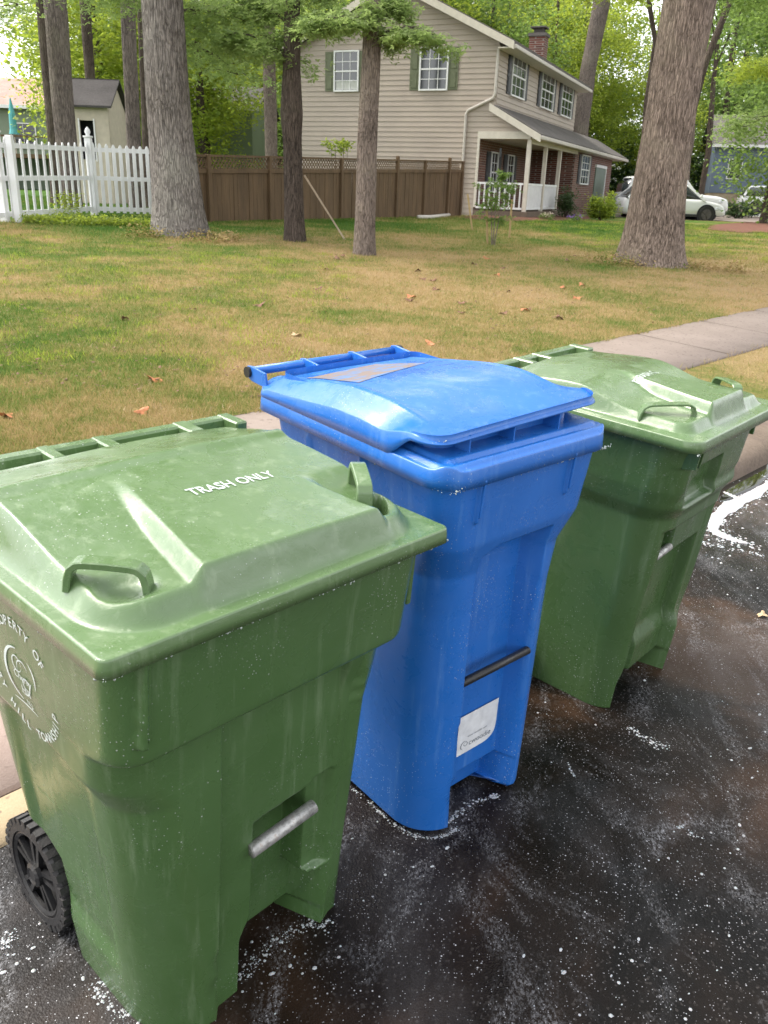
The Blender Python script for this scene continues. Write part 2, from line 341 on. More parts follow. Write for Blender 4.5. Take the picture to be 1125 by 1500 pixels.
def concrete(name, c0, c1, sc=150, speck=(.12, .09, .08)):
    m = NM(name, .9, 0, .2); c = m.coord('World'); n = m.noise(c, 3, 6, .65); f = m.noise(c, sc, 4, .7)
    col = m.mix(.5, m.ramp(n, [(.3, c0), (.7, c1)]), m.ramp(f, [(.3, c0), (.65, c1)]))
    sk = m.ramp(m.voro(c, sc * .45, out='Color'), [(.82, 0.0), (.88, 1.0)]); col = m.mix(m.math('MULTIPLY', sk, .6), col, speck)
    return m.set(col, None, m.bump(f, .6, .003))
APRON = concrete('pink_aggregate_concrete', (.27, .20, .17), (.38, .295, .26)); TAN = concrete('tan_gutter_concrete', (.29, .22, .14), (.41, .32, .21))
WALK = concrete('sidewalk_concrete', (.185, .150, .130), (.265, .220, .195), 110); KERBM = concrete('old_kerb_concrete', (.095, .072, .055), (.19, .15, .12), 45)
JOINT = concrete('dirty_joint', (.06, .045, .035), (.12, .09, .07))
GRASS_STOPS = [(.33, (.060, .135, .018)), (.44, (.115, .175, .030)), (.53, (.205, .210, .060)), (.62, (.330, .255, .105)), (.76, (.430, .310, .165))]
def lawn_color(m):
    c = m.coord('World', (1, 1, 0)); big = m.noise(c, .26, 4, .6, .3); mid = m.noise(c, 1.3, 5, .65); fine = m.noise(c, 9, 5, .7)
    f = m.math('ADD', m.math('MULTIPLY', big, .55), m.math('ADD', m.math('MULTIPLY', mid, .33), m.math('MULTIPLY', fine, .22)))
    # greener towards the left of the street side, drier in the middle
    s = m.n.new('ShaderNodeSeparateXYZ'); m.l(c, s.inputs[0])
    g = m.math('MULTIPLY', m.math('ADD', s.outputs[0], 2.2), .022); g = m.math('MINIMUM', m.math('MAXIMUM', g, -.05), .045)
    far = m.math('MULTIPLY', m.math('MAXIMUM', m.math('SUBTRACT', s.outputs[1], 15), 0), -.012); far = m.math('MAXIMUM', far, -.10)
    f = m.math('ADD', f, m.math('ADD', g, far)); f = m.math('ADD', m.math('MULTIPLY', m.math('SUBTRACT', f, .53), 1.75), .525); return c, f
def lawn_mat():
    m = NM('lawn_turf', .95, 0, .15); c, f = lawn_color(m); col = m.ramp(f, GRASS_STOPS)
    soil = m.ramp(m.noise(c, 55, 5, .75), [(.35, .55), (.6, 1.1)]); col = m.mix(1.0, col, soil, 'MULTIPLY')
    return m.set(col, None, m.bump(m.noise(c, 60, 6, .8), 1.0, .03))
LAWN = lawn_mat()
def blade_mat():
    m = NM('grass_blades', .7, 0, .2); c, f = lawn_color(m); g = m.n.new('ShaderNodeNewGeometry')
    f = m.math('ADD', f, m.math('MULTIPLY', m.math('SUBTRACT', g.outputs['Random Per Island'], .5), .26)); col = m.ramp(f, [(p, tuple(v * 1.12 for v in k)) for p, k in GRASS_STOPS])
    m.l(col, m.b.inputs['Base Color']); t = m.n.new('ShaderNodeBsdfTranslucent'); m.l(col, t.inputs[0]); mx = m.n.new('ShaderNodeMixShader'); mx.inputs[0].default_value = .35
    m.l(m.b.outputs[0], mx.inputs[1]); m.l(t.outputs[0], mx.inputs[2]); m.l(mx.outputs[0], m.o.inputs[0]); return m.m
BLADE = blade_mat()
MULCH = concrete('red_mulch', (.10, .045, .033), (.20, .095, .07), 60, (.04, .015, .01)); SOIL = concrete('bare_soil', (.17, .125, .09), (.30, .23, .18), 60)

def strip(name, prof, s0, s1, ds, mat, **k):
    ss = np.arange(s0, s1 + ds * .5, ds); n = np.array([p[0] for p in prof]); dz = np.array([p[1] for p in prof])
    Sg, Ng = np.meshgrid(ss, n, indexing='ij'); X, Y = xy(Sg, Ng); Z = base_z(X, Y) + dz[None, :]
    return np_obj(name, np.stack([X, Y, Z], -1), grid_faces(len(ss), len(n), flip=True), mat, **k)
L = lambda n: float(0.08 * np.clip((n - 2.1) / .3, 0, 1) * (1 - np.clip((n - 5) / 6, 0, 1)))
strip('road', [(-60, -.01), (-20, 0), (-6, 0), (-2, 0), (0, 0), (1, 0), (1.89, -.002)], -60, 140, .5, ASPHALT, kind='structure')
strip('gutter', [(1.86, -.05), (1.875, .008), (1.93, .012), (2.02, .022), (2.035, -.03)], -60, 4.2, .15, TAN, kind='structure')
strip('driveway_apron', [(2.03, -.03), (2.045, .024), (2.3, .045), (2.8, .065), (3.23, .081), (3.24, .03)], -60, 4.2, .2, APRON, kind='structure')
strip('apron_joint', [(2.015, .008), (2.065, .009)], -60, 4.2, .4, JOINT, kind='structure')
strip('kerb', [(1.80, -.05), (1.83, .03), (1.85, .075), (1.90, .105), (1.99, .112), (2.10, .11), (2.16, .10), (2.17, .0)], 4.2, 140, .2, KERBM, kind='structure')
vr = [(2.15, .085), (2.4, L(2.4)), (2.9, L(2.9)), (3.26, L(3.26) - .005)]
strip('verge', vr, 4.2, 140, .5, LAWN, kind='structure')
strip('sidewalk', [(3.235, .03), (3.24, .092), (3.8, .094), (4.29, .09), (4.30, .03)], -60, 140, .5, WALK, kind='structure')
for k in range(-6, 20):
    strip('sidewalk_joint', [(3.25, .0955), (3.8, .0955), (4.27, .0945)], k * 1.5 + .6, k * 1.5 + .612, .012, JOINT, kind='structure')
nn = [4.27, 4.4, 4.9, 5.4, 6, 7, 8, 9, 10.5, 12, 14, 16, 18, 20, 23, 26, 30, 36, 45, 60, 90, 140]
strip('lawn', [(n, L(n) + .012) for n in nn], -70, 150, 1.0, LAWN, kind='structure')
np_obj('ground', np.array([(-400, -300, -2.4), (400, -300, -2.4), (400, 500, -2.4), (-400, 500, -2.4)]), np.array([(0, 1, 2, 3)]), LAWN, kind='structure')

rng = np.random.default_rng(7); random.seed(5)
# grass blades, denser near the camera
def blades(name, N, ylo, yhi, filt, hmin, hmax, seed, pw=1.0):
    r = np.random.default_rng(seed); t = r.random(N); y = ylo * (yhi / ylo) ** (t ** pw); ang = (r.random(N) - .5) * 1.15
    x = np.tan(ang) * y + 0.0 * y; s, n = sn(x, y); ok = filt(s, n, x, y); x, y = x[ok], y[ok]; K = len(x)
    z = base_z(x, y) + lift(x, y) + .008; h = hmin + (hmax - hmin) * r.random(K) ** 1.5; w = .0028 + .0005 * y * (.6 + .8 * r.random(K)); h = h * (1 + y * .03)
    a = r.random(K) * math.pi * 2; dx, dy = np.cos(a) * w / 2, np.sin(a) * w / 2; lx, ly = (r.random(K) - .5) * h * 1.6, (r.random(K) - .5) * h * 1.6
    V = np.empty((K, 3, 3)); V[:, 0] = np.stack([x - dx, y - dy, z - .004], -1); V[:, 1] = np.stack([x + dx, y + dy, z - .004], -1); V[:, 2] = np.stack([x + lx, y + ly, z + h], -1)
    o = np_obj(name, V.reshape(-1, 3), np.arange(K * 3).reshape(-1, 3), BLADE, smooth=False); return o
tag(blades('lawn_grass', 620000, 4.2, 34, lambda s, n, x, y: n > 4.25 + .03 * np.sin(s * 9), .012, .042, 1, 1.1), 'patchy green and straw coloured lawn grass', 'grass', kind='stuff')
def tufts(name, label, n_, box, hmin, hmax, mat, seed, per=46):
    r = np.random.default_rng(seed); cx = r.uniform(box[0], box[1], n_); cy = r.uniform(box[2], box[3], n_); s, n = sn(cx, cy); ok = n > 4.4; cx, cy = cx[ok], cy[ok]; K = len(cx) * per; sz = np.repeat(.5 + r.random(len(cx)), per); x = np.repeat(cx, per) + r.normal(0, .07, K) * sz; y = np.repeat(cy, per) + r.normal(0, .07, K) * sz
    z = base_z(x, y) + lift(x, y) + .006; h = (hmin + (hmax - hmin) * r.random(K)) * sz; w = .006 + .003 * r.random(K); a = r.random(K) * 6.28; dx, dy = np.cos(a) * w / 2, np.sin(a) * w / 2; V = np.empty((K, 3, 3)); V[:, 0] = np.stack([x - dx, y - dy, z], -1); V[:, 1] = np.stack([x + dx, y + dy, z], -1); V[:, 2] = np.stack([x + r.normal(0, .5, K) * h, y + r.normal(0, .5, K) * h, z + h], -1)
    tag(np_obj(name, V.reshape(-1, 3), np.arange(K * 3).reshape(-1, 3), mat, smooth=False), label, 'grass', kind='stuff')
tufts('grass_tufts', 'bright green grass tufts on the left part of the lawn', 420, (-8, -.5, 6, 14), .02, .055, LEAF_Y, 41)
tufts('clover_patches', 'dark green clover and weed patches in the lawn', 700, (-7, 6, 5, 16), .010, .028, LEAF_M, 42, 60)
tufts('sun_tinted_grass', 'grass beyond the leaning trunk, tinted yellow green for sunlight', 500, (4, 16, 16, 34), .03, .07, LEAF_Y, 43, 60)  # sunlit patch put into the colour of these tufts
tufts('dry_thatch', 'straw coloured dead grass clumps on the lawn', 700, (-4, 9, 5, 18), .012, .030, plain('straw', (.40, .32, .18), .8), 44, 36)
r = np.random.default_rng(45); Kc = 2600; cy = 5.5 + 12 * r.random(Kc) ** 1.3; cx = (r.random(Kc) - .5) * 1.1 * cy; s_, n_ = sn(cx, cy); ok = n_ > 4.4; cx, cy = cx[ok], cy[ok]
Vc, Fc = leaf_cloud(np.c_[cx, cy, base_z(cx, cy) + lift(cx, cy) + .03, np.full(len(cx), .02)], 1, .035, 46, up=2.5); tag(np_obj('leaf_litter', Vc, Fc, plain('brown_litter', (.13, .075, .045), .9, var=.4, scale=3), smooth=False), 'brown leaf crumbs and twig litter strewn over the lawn', 'leaf litter', kind='stuff')
tag(blades('verge_grass', 60000, 3.5, 20, lambda s, n, x, y: (n > 2.16) & (n < 3.26 + .05 * np.sin(s * 11)) & (s > 4.3), .012, .05, 2), 'grass strip between kerb and sidewalk', 'grass', kind='stuff')

# ------------------------------------------------------------------ wheeled bins
def ring(u0, u1, v0, v1, rf, rb, nF, nS, nB, nC):
    """rounded rectangle, arrays over rows -> (rows, cols) U, V, outward normals"""
    a = [np.asarray(x, float).reshape(-1, 1) for x in (u0, u1, v0, v1, rf, rb)]; u0, u1, v0, v1, rf, rb = a
    o = np.ones_like(u0); P = []
    def line(n, x0, y0, x1, y1, nx, ny):
        t = (np.arange(n) + .5)[None, :] / n; P.append((x0 + (x1 - x0) * t, y0 + (y1 - y0) * t, o * nx + 0 * t, o * ny + 0 * t))
    def arc(cx, cy, r, a0):
        t = np.radians(a0 + 90 * (np.arange(nC) + .5) / nC)[None, :]; P.append((cx + r * np.cos(t), cy + r * np.sin(t), o * np.cos(t), o * np.sin(t)))
    line(nF, u0 + rf, v0, u1 - rf, v0, 0, -1); arc(u1 - rf, v0 + rf, rf, -90)
    line(nS, u1, v0 + rf, u1, v1 - rb, 1, 0); arc(u1 - rb, v1 - rb, rb, 0)
    line(nB, u1 - rb, v1, u0 + rb, v1, 0, 1); arc(u0 + rb, v1 - rb, rb, 90)
    line(nS, u0, v1 - rb, u0, v0 + rf, -1, 0); arc(u0 + rf, v0 + rf, rf, 180)
    return [np.concatenate([p[i] for p in P], 1) for i in range(4)]
def interp(z, keys, col): k = sorted(keys); return np.interp(z, [q[0] for q in k], [q[col] for q in k])
def smooth_interp(z, keys, col, w=.007):
    return sum(interp(z + d, keys, col) for d in (-w, -w / 2, 0, w / 2, w)) / 5

def make_body(bin_o, style, mat):
    keys, disp = style['keys'], style['disp']; top = style['top']
    z = np.concatenate([[0.0, .004], np.linspace(.012, top, style.get('rows', 200))])
    args = [smooth_interp(z, keys, i) for i in range(1, 7)]
    rnd = .012 * np.clip(1 - z / .012, 0, 1)
    args[0] += rnd; args[1] -= rnd; args[2] += rnd; args[3] -= rnd
    U, V, NX, NY = ring(*args, style.get('nF', 170), 46, 20, 12)
    Z = np.repeat(z[:, None], U.shape[1], 1)
    d = disp(U, V, Z, NX, NY)
    Ud, Vd = U - NX * d, V - NY * d
    lowcut = style.get('lowcut'); Z2 = Z.copy()
    rows = [np.stack([Ud, Vd, Z2], -1)]
    cu, cv = Ud[0].mean(), Vd[0].mean()
    r0 = np.stack([cu + (Ud[0] - cu) * .9, cv + (Vd[0] - cv) * .9, Z[0] + .012], -1)[None]; r00 = np.stack([cu + (Ud[0] - cu) * .01, cv + (Vd[0] - cv) * .01, Z[0] + .012], -1)[None]
    A = np.concatenate([r00, r0] + rows, 0)
    o = np_obj('body', A, grid_faces(A.shape[0], A.shape[1], wrap=True), mat, bin_o)
    style['_u0'] = lambda zz: smooth_interp(np.asarray(zz, float), keys, 1); style['_v0'] = lambda zz: smooth_interp(np.asarray(zz, float), keys, 3)
    return o
def make_lid(bin_o, name, rect, r, ht, skirt, mat, rings=120, power=1.0, nper=90, edge=.004, bot=None):
    """shell over rounded rect with height field ht(u,v); skirt hangs to z=skirt"""
    u0, u1, v0, v1 = rect; U, V, NX, NY = ring([u0], [u1], [v0], [v1], [r], [r * .8], nper * 2, nper * 2, nper, 10)
    cu, cv = (u0 + u1) / 2, (v0 + v1) / 2; k = (np.linspace(0, 1, rings) ** power)[:, None]
    UU, VV = cu + (U - cu) * k, cv + (V - cv) * k; ZZ = ht(UU, VV)
    A = [np.stack([UU, VV, ZZ], -1)]; zt = ZZ[-1:]
    A.append(np.stack([U + NX * edge * .7, V + NY * edge * .7, zt - edge * .3], -1)); A.append(np.stack([U + NX * edge, V + NY * edge, zt - edge], -1))
    zb = skirt if callable(skirt) else (lambda a, b: np.full_like(a, skirt))
    zz = zb(U, V); A.append(np.stack([U + NX * (edge + .002), V + NY * (edge + .002), (zt + zz) / 2], -1)); A.append(np.stack([U + NX * (edge + .004), V + NY * (edge + .004), zz], -1))
    A.append(np.stack([U - NX * .001, V - NY * .001, zz + .0005], -1)); A.append(np.stack([U - NX * .001, V - NY * .001, zz + .02], -1))
    A = np.concatenate([a.reshape(-1, U.shape[1], 3) for a in A], 0)
    return np_obj(name, A, grid_faces(A.shape[0], A.shape[1], wrap=True), mat, bin_o)
def wheel(parent, u, v, r, w, side):
    """tyre with tread blocks, spoked rim; axle along u. side=-1: outer face at -u"""
    n = 44; m = MB(); prof = [(-w / 2, r * .80), (-w / 2, r * .93), (-w * .36, r), (w * .36, r), (w / 2, r * .93), (w / 2, r * .80)]
    P = lambda q, rr, a: (u + q, v + rr * math.cos(a), r + rr * math.sin(a))
    vs = [P(q, rr, 2 * math.pi * k / n) for k in range(n) for q, rr in prof]; npz = len(prof)
    m.add(vs, [(k * npz + j, k * npz + (j + 1) % npz, ((k + 1) % n) * npz + (j + 1) % npz, ((k + 1) % n) * npz + j) for k in range(n) for j in range(npz)])
    for k in range(30):                                            # tread lugs
        for q0, q1, off in ((-w * .52, -w * .08, 0), (w * .08, w * .52, .5)):
            a0 = 2 * math.pi * (k + off) / 30; a1 = a0 + 2 * math.pi / 30 * .58
            c = [P(q, rr, a) for q in (q0, q1) for rr in (r * .93, r * 1.045) for a in (a0, a1)]
            m.add(c, [(0, 1, 3, 2), (4, 6, 7, 5), (0, 4, 5, 1), (2, 3, 7, 6), (0, 2, 6, 4), (1, 5, 7, 3)])
    ty = m.build('wheel', RUBBER, parent)
    h = MB(); q = side * w * .30
    for k in range(5):
        a = 2 * math.pi * k / 5 + .3
        for da in (-.16, .16): h.bar(P(q, r * .12, a + da * 2), P(q, r * .82, a + da), .012, .012, (1, 0, 0))
    rr_ = [P(q * 1.1, r * .76, 2 * math.pi * k / 32) for k in range(33)]; h.tube(rr_, .009, 6, False); h.tube([P(q * 1.5, r * .16, 2 * math.pi * k / 16) for k in range(17)], .010, 6, False)
    d = [P(q * .2, r * .8, 2 * math.pi * k / 32) for k in range(32)]; h.add(d, [tuple(range(32))])
    h.tube([P(q * 1.9, 0, 0), P(-side * w, 0, 0)], r * .11, 12)
    h.build('rim', BLACKP, ty); return ty
def text_mesh(txt, size, bold=.0):
    cu = bpy.data.curves.new('t', 'FONT'); cu.body = txt; cu.size = size; cu.align_x = 'CENTER'; cu.align_y = 'CENTER'; cu.offset = bold; cu.resolution_u = 3
    o = bpy.data.objects.new('t', cu); COL.objects.link(o); bpy.context.view_layer.update()
    me = bpy.data.meshes.new_from_object(o.evaluated_get(bpy.context.evaluated_depsgraph_get())); bpy.data.objects.remove(o); bpy.data.curves.remove(cu)
    bm = bmesh.new(); bm.from_mesh(me); bmesh.ops.triangulate(bm, faces=bm.faces)
    for _ in range(1): bmesh.ops.subdivide_edges(bm, edges=[e for e in bm.edges if e.calc_length() > size * .3], cuts=1)
    bmesh.ops.triangulate(bm, faces=bm.faces); v = np.array([x.co[:] for x in bm.verts]); f = np.array([[x.index for x in q.verts] for q in bm.faces]); bm.free(); bpy.data.meshes.remove(me)
    return v, f
def bin_frame(x, y, yaw, da, db):
    A, B = .0466 + da, -.0363 + db; c, s = math.cos(yaw), math.sin(yaw)
    N = Vector((-B, -A, 1)).normalized(); U = Vector((c, s, A * s + B * c)); U = (U - N * U.dot(N)).normalized(); V = N.cross(U)
    m = Matrix.Identity(4)
    for i in range(3): m[i][0] = U[i]; m[i][1] = V[i]; m[i][2] = N[i]
    m[0][3], m[1][3], m[2][3] = x, y, A * y + B * x
    return m

# ---- bin 1 : near green bin
B1 = thing('trash_bin', 'green wheeled trash bin nearest the camera, lettered TRASH ONLY on its square-cornered lid', 'trash bin', mat=bin_frame(-.4518, 1.0268, .8435, -.0204, -.0247))
def disp1(U, V, Z, NX, NY):
    wf = np.clip(-NY, 0, 1) ** 2; t = U
    below = 1 - sst(Z, .792 - .06 * (t - .3), .822 - .06 * (t - .3))
    d = .026 * win(t, .268, .592, .010) * below
    d += .020 * win(t, .592, .635, .01) * (1 - sst(Z, .70, .80))
    zb = sst(Z, .05, .062)
    uL = .370 - .026 * (1 - sst(Z, .165, .235)); uR = .527 + .055 * (1 - sst(Z, .212, .226))
    poc = sst(t, uL - .006, uL + .006) * (1 - sst(t, uR - .005, uR + .005)) * (1 - sst(Z, .478 + .06 * (t - .45), .49 + .06 * (t - .45)))
    d += poc * (.085 + .05 * (1 - sst(Z, .065, .085)))
    st = win(t, .527, .588, .008) * win(Z, .225, .50, .012); d += .022 * st
    # ribs below the rim
    for uu in (.078, ): d -= .016 * win(t, uu - .006, uu + .006, .005) * win(Z, .862, 1.06, .006)
    d = d * wf
    # side shoulders
    ws = np.abs(NX) ** 2; d += ws * .012 * win(V, .22, .52, .05) * (1 - sst(Z, .70, .74)) * sst(Z, .12, .2)
    return d
keys1 = [(1.05, .022, .738, .024, .69, .035, .05), (.835, .034, .735, .028, .655, .055, .05), (.818, .036, .734, .030, .65, .060, .05), (.800, .039, .731, .064, .645, .085, .05), (.72, .047, .724, .064, .63, .100, .05), (.66, .080, .708, .062, .62, .108, .05), (.50, .095, .704, .060, .60, .12, .05), (.34, .110, .702, .060, .575, .135, .05), (.29, .114, .702, .060, .47, .14, .05), (0, .142, .700, .060, .44, .155, .05)]
style1 = dict(keys=keys1, disp=disp1, top=1.045, rows=300, nF=230)
make_body(B1, style1, GREEN)
W1 = .795
def ht1(u, v):
    fr = .062; e = .036
    r = .11     # rounded-rect distance of the dome
    cx, cy = np.clip(u, .030 + r, .765 - r), np.clip(v, .030 + r, 10); dd = r - np.hypot(u - cx, v - cy); dome = sst(dd, -.004, e)
    back = 1 - sst(v, .665, .69)
    crown = .060 + .022 * sst(v, .05, .50) + .006 * np.sin(np.clip((u - .05) / .69, 0, 1) * math.pi) - .040 * sst(v, .47, .70)
    crown = crown + .010 * np.exp(-((v - .47 - .10 * (u - .4) * 0) / .022) ** 2)
    # corner pockets, bounded by a slanting wall
    def pocket(uu):
        line = .194 + .075 * np.clip(v / .40, 0, 1.2); return (1 - sst(uu, line - .018, line + .016)) * (1 - sst(v, .20, .46))
    def pocket_r(uu): line = .135 + .03 * np.clip(v / .2, 0, 1.2); return (1 - sst(uu, line - .016, line + .016)) * (1 - sst(v, .17, .27))
    p = np.maximum(pocket(u - .0), pocket_r(.785 - u))
    crown = crown - .026 * p
    for sgn in (0, 1):
        uu = u if sgn == 0 else .785 - u
        g = .009 * np.exp(-(((uu - .110) / .042) ** 2 + ((v - .115) / .036) ** 2) ** 2); crown = crown - g * 1.6
    # oval cut hole in the front right pocket
    hole = (((u - .690) + (v - .115)) / .07) ** 2 + (((u - .690) - (v - .115)) / .026) ** 2
    z = 1.062 + crown * dome * back + .004 * sst(u, .0, .03) * 0
    z = z - .055 * (1 - sst(hole, .7, 1.15)) * dome
    z = z + .003 * np.sin(u * 9) * np.sin(v * 7) * dome
    return z
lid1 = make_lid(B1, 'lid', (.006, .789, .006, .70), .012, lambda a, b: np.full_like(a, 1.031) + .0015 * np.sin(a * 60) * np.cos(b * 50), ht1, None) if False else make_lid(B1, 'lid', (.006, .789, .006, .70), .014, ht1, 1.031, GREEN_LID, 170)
def strap(parent, lid_h, a, b, rise, wid, mat, thick=.010, name='lid_handle', zoff=.0):
    (ua, va), (ub, vb) = a, b; d = Vector((ub - ua, vb - va, 0)); Ln = d.length; d.normalize(); side = Vector((-d.y, d.x, 0)); pts = []
    za = float(lid_h(np.array([ua]), np.array([va]))[0]) - .012; zb = float(lid_h(np.array([ub]), np.array([vb]))[0]) - .012
    for t, h in ((0, 0), (.02, .45), (.06, .80), (.13, .96), (.22, 1.0), (.5, 1.02), (.78, 1.0), (.87, .96), (.94, .80), (.98, .45), (1, 0)):
        pts.append(Vector((ua, va, 0)) + d * (Ln * t) + Vector((0, 0, za + (zb - za) * t + rise * h)))
    m = MB(); n = len(pts); vs = []
    for i, p in enumerate(pts):
        tg = (pts[min(i + 1, n - 1)] - pts[max(i - 1, 0)]).normalized(); nn_ = side.cross(tg) * -1
        for sx, sz in ((-1, -1), (1, -1), (1, 1), (-1, 1)): vs.append(p + side * (sx * wid / 2) + nn_ * (sz * thick / 2))
    m.add(vs, [(i * 4 + k, i * 4 + (k + 1) % 4, i * 4 + 4 + (k + 1) % 4, i * 4 + 4 + k) for i in range(n - 1) for k in range(4)] + [(3, 2, 1, 0), (n * 4 - 4, n * 4 - 3, n * 4 - 2, n * 4 - 1)])
    return m.build(name, mat, parent, bevel=.0018)
strap(B1, ht1, (.055, .188), (.140, .094), .050, .030, GREEN_LID, .012); strap(B1, ht1, (.712, .206), (.655, .122), .064, .032, GREEN_LID, .013)
v, f = text_mesh('TRASH ONLY', .040, .0006); v[:, 0] *= .205 / (v[:, 0].max() - v[:, 0].min()); P_ = np.stack([.456 + v[:, 0], .292 + v[:, 1], 0 * v[:, 0]], -1); P_[:, 2] = ht1(P_[:, 0], P_[:, 1]) + .0013
np_obj('lettering', P_, f, PRINT, B1, smooth=False)
v, f = text_mesh('TRASH ONLY', .040, .0002); v[:, 0] *= .15 / (v[:, 0].max() - v[:, 0].min()); P_ = np.stack([.47 + v[:, 0], .215 + v[:, 1] * .9, 0 * v[:, 0]], -1); P_[:, 2] = ht1(P_[:, 0], P_[:, 1]) + .0009
# hinge bar and blocks at the back of the lid
def hinge(parent, mat, u0, u1, v, z, blocks, rad=.013, lidv=.69):
    m = MB(); m.bar((u0, v, z), (u1, v, z), rad * 2.6, rad * 2.2); m.build('push_bar', mat, parent, bevel=.005)
    for (a, b) in blocks:
        m = MB(); m.box((0, 0, 0), XYZ, (a, lidv - .02, z - .016), (b, v + .016, z + .0165)); m.build('hinge_block', mat, parent, bevel=.004)
m = MB(); m.box((0, 0, 0), XYZ, (.03, .66, 1.045), (.77, .742, 1.064)); m.build('rear_ledge', GREEN, B1, bevel=.004)
hinge(B1, GREEN_LID, .0, .80, .740, 1.092, [(.02, .05), (.285, .315), (.415, .45), (.63, .67), (.765, .80)])
m = MB(); m.tube([(.355, .080, .420), (.53, .080, .432)], .0155, 18); m.build('lift_bar', GALV, B1, smooth=True)
m = MB(); m.box((0, 0, 0), XYZ, (.738, .05, .875), (.752, .085, 1.03)); m.build('rim_rib', GREEN, B1, bevel=.002)
for (u_, v_, z_) in ((.084, .030, .862),): m = MB(); m.prism([(u_, v_ + .01, 1.04), (u_, v_ - .016, 1.04), (u_, v_ - .012, z_ + .01), (u_, v_ + .01, z_ - .004)], (.006, 0, 0)); m.build('rim_rib', GREEN, B1, bevel=.001)
wheel(B1, .155, .575, .135, .062, -1); wheel(B1, .64, .575, .135, .062, 1)
m = MB(); m.tube([(.16, .575, .135), (.64, .575, .135)], .011, 10); m.build('axle', BLACKP, B1)
# ring lettering and crest on the left side of the body
def on_side(P):      # P[:,0] = along (towards the front +), P[:,1] = up, around centre
    vv = .330 - P[:, 0]; zz = .848 + P[:, 1]; uu = style1['_u0'](zz) - .0016; return np.stack([uu, vv, zz], -1)
def arc_text(txt, r, a_mid, span, size, inward):
    Vs, Fs, n = [], [], 0
    for i, ch in enumerate(txt):
        if ch == ' ': continue
        t = (i / (len(txt) - 1) - .5); a = a_mid + (t * span if inward else -t * span)
        v, f = text_mesh(ch, size, .0003); rot = (a + 90) if inward else (a - 90); c, s = math.cos(R(rot)), math.sin(R(rot))
        x = v[:, 0] * c - v[:, 1] * s + r * math.cos(R(a)); y = v[:, 0] * s + v[:, 1] * c + r * math.sin(R(a)); Vs.append(np.stack([x, y], -1)); Fs.append(f + n); n += len(v)
    return np.concatenate(Vs), np.concatenate(Fs)
for txt, am, sp_, inw in (('PROPERTY OF', 88, 92, False), ('CHERRY HILL TOWNSHIP', 257, 186, True)):
    v, f = arc_text(txt, .113, am, sp_, .027, inw); np_obj('lettering', on_side(v), f, PRINT, B1, smooth=False)
m = []
def stroke(pts, w):
    p = np.array(pts, float); d = np.gradient(p, axis=0); d /= np.linalg.norm(d, axis=1)[:, None]; nrm = np.stack([-d[:, 1], d[:, 0]], -1); t = np.linspace(0, 1, len(p)); ww = (w * np.sin(np.clip(t, .04, .96) * math.pi) ** .6)[:, None]
    A = np.stack([p + nrm * ww / 2, p - nrm * ww / 2], 1).reshape(-1, 2); return A, grid_faces(len(p), 2)
sv, sf, nb = [], [], 0
for r_, a0, a1, w_, cx, cy in ((.056, 95, 262, .008, -.005, .006), (.040, 60, -20, .004, .01, .016), (.016, 0, 340, .003, -.014, .028), (.020, 200, 20, .003, .006, .022), (.026, 250, 380, .0035, .0, -.004), (.012, 0, 300, .003, .014, -.004)):
    a = np.radians(np.linspace(a0, a1, 22)); A, Fq = stroke(np.stack([cx + r_ * np.cos(a), cy + r_ * np.sin(a)], -1), w_); sv.append(A); sf.append(Fq + nb); nb += len(A)
A, Fq = stroke(np.stack([np.linspace(-.052, .036, 12), -.062 + .004 * np.sin(np.linspace(0, 3, 12))], -1), .003); sv.append(A); sf.append(Fq + nb); nb += len(A)
np_obj('crest', on_side(np.concatenate(sv)), np.concatenate(sf), PRINT, B1, smooth=False)
for txt, dx, dy, szz in (('Cherry', .002, .004, .022), ('Hill', .008, -.022, .024), ('N.J.', .012, -.048, .016)):
    v, f = text_mesh(txt, szz); np_obj('lettering', on_side(v[:, :2] + np.array([dx, dy])), f, PRINT, B1, smooth=False)

def beads(parent, rect, z, N, seed, rmax=.0028):  # white beads stand for foam drips and for glints along the rim
    r = np.random.default_rng(seed); u0, u1, v0, v1 = rect; t = r.random(N); side = r.random(N); cl = np.sin(t * 23 + seed) + .6 * np.sin(t * 61); keep = cl + r.random(N) * .9 > .1; t, side = t[keep], side[keep]; K = len(t)
    front = side < .62; x = np.where(front, u0 + (u1 - u0) * t, np.where(side < .9, u0, u1)); y = np.where(front, v0, v0 + (v1 - v0) * t); rr = .0009 + rmax * r.random(K) ** 3; zz = z + r.normal(0, .0022, K)
    d = np.array([(1, 0, 0), (-1, 0, 0), (0, 1, 0), (0, -1, 0), (0, 0, 1), (0, 0, -1.5)]); V = np.stack([x, y, zz], -1)[:, None] + d[None] * rr[:, None, None]; f = np.array([(0, 2, 4), (2, 1, 4), (1, 3, 4), (3, 0, 4), (2, 0, 5), (1, 2, 5), (3, 1, 5), (0, 3, 5)]); F = (np.arange(K)[:, None, None] * 6 + f[None]).reshape(-1, 3)
    np_obj('foam_glint_beads', V.reshape(-1, 3), F, PRINT, parent, kind='stuff')
beads(B1, (.002, .794, .002, .70), 1.0305, 520, 1)

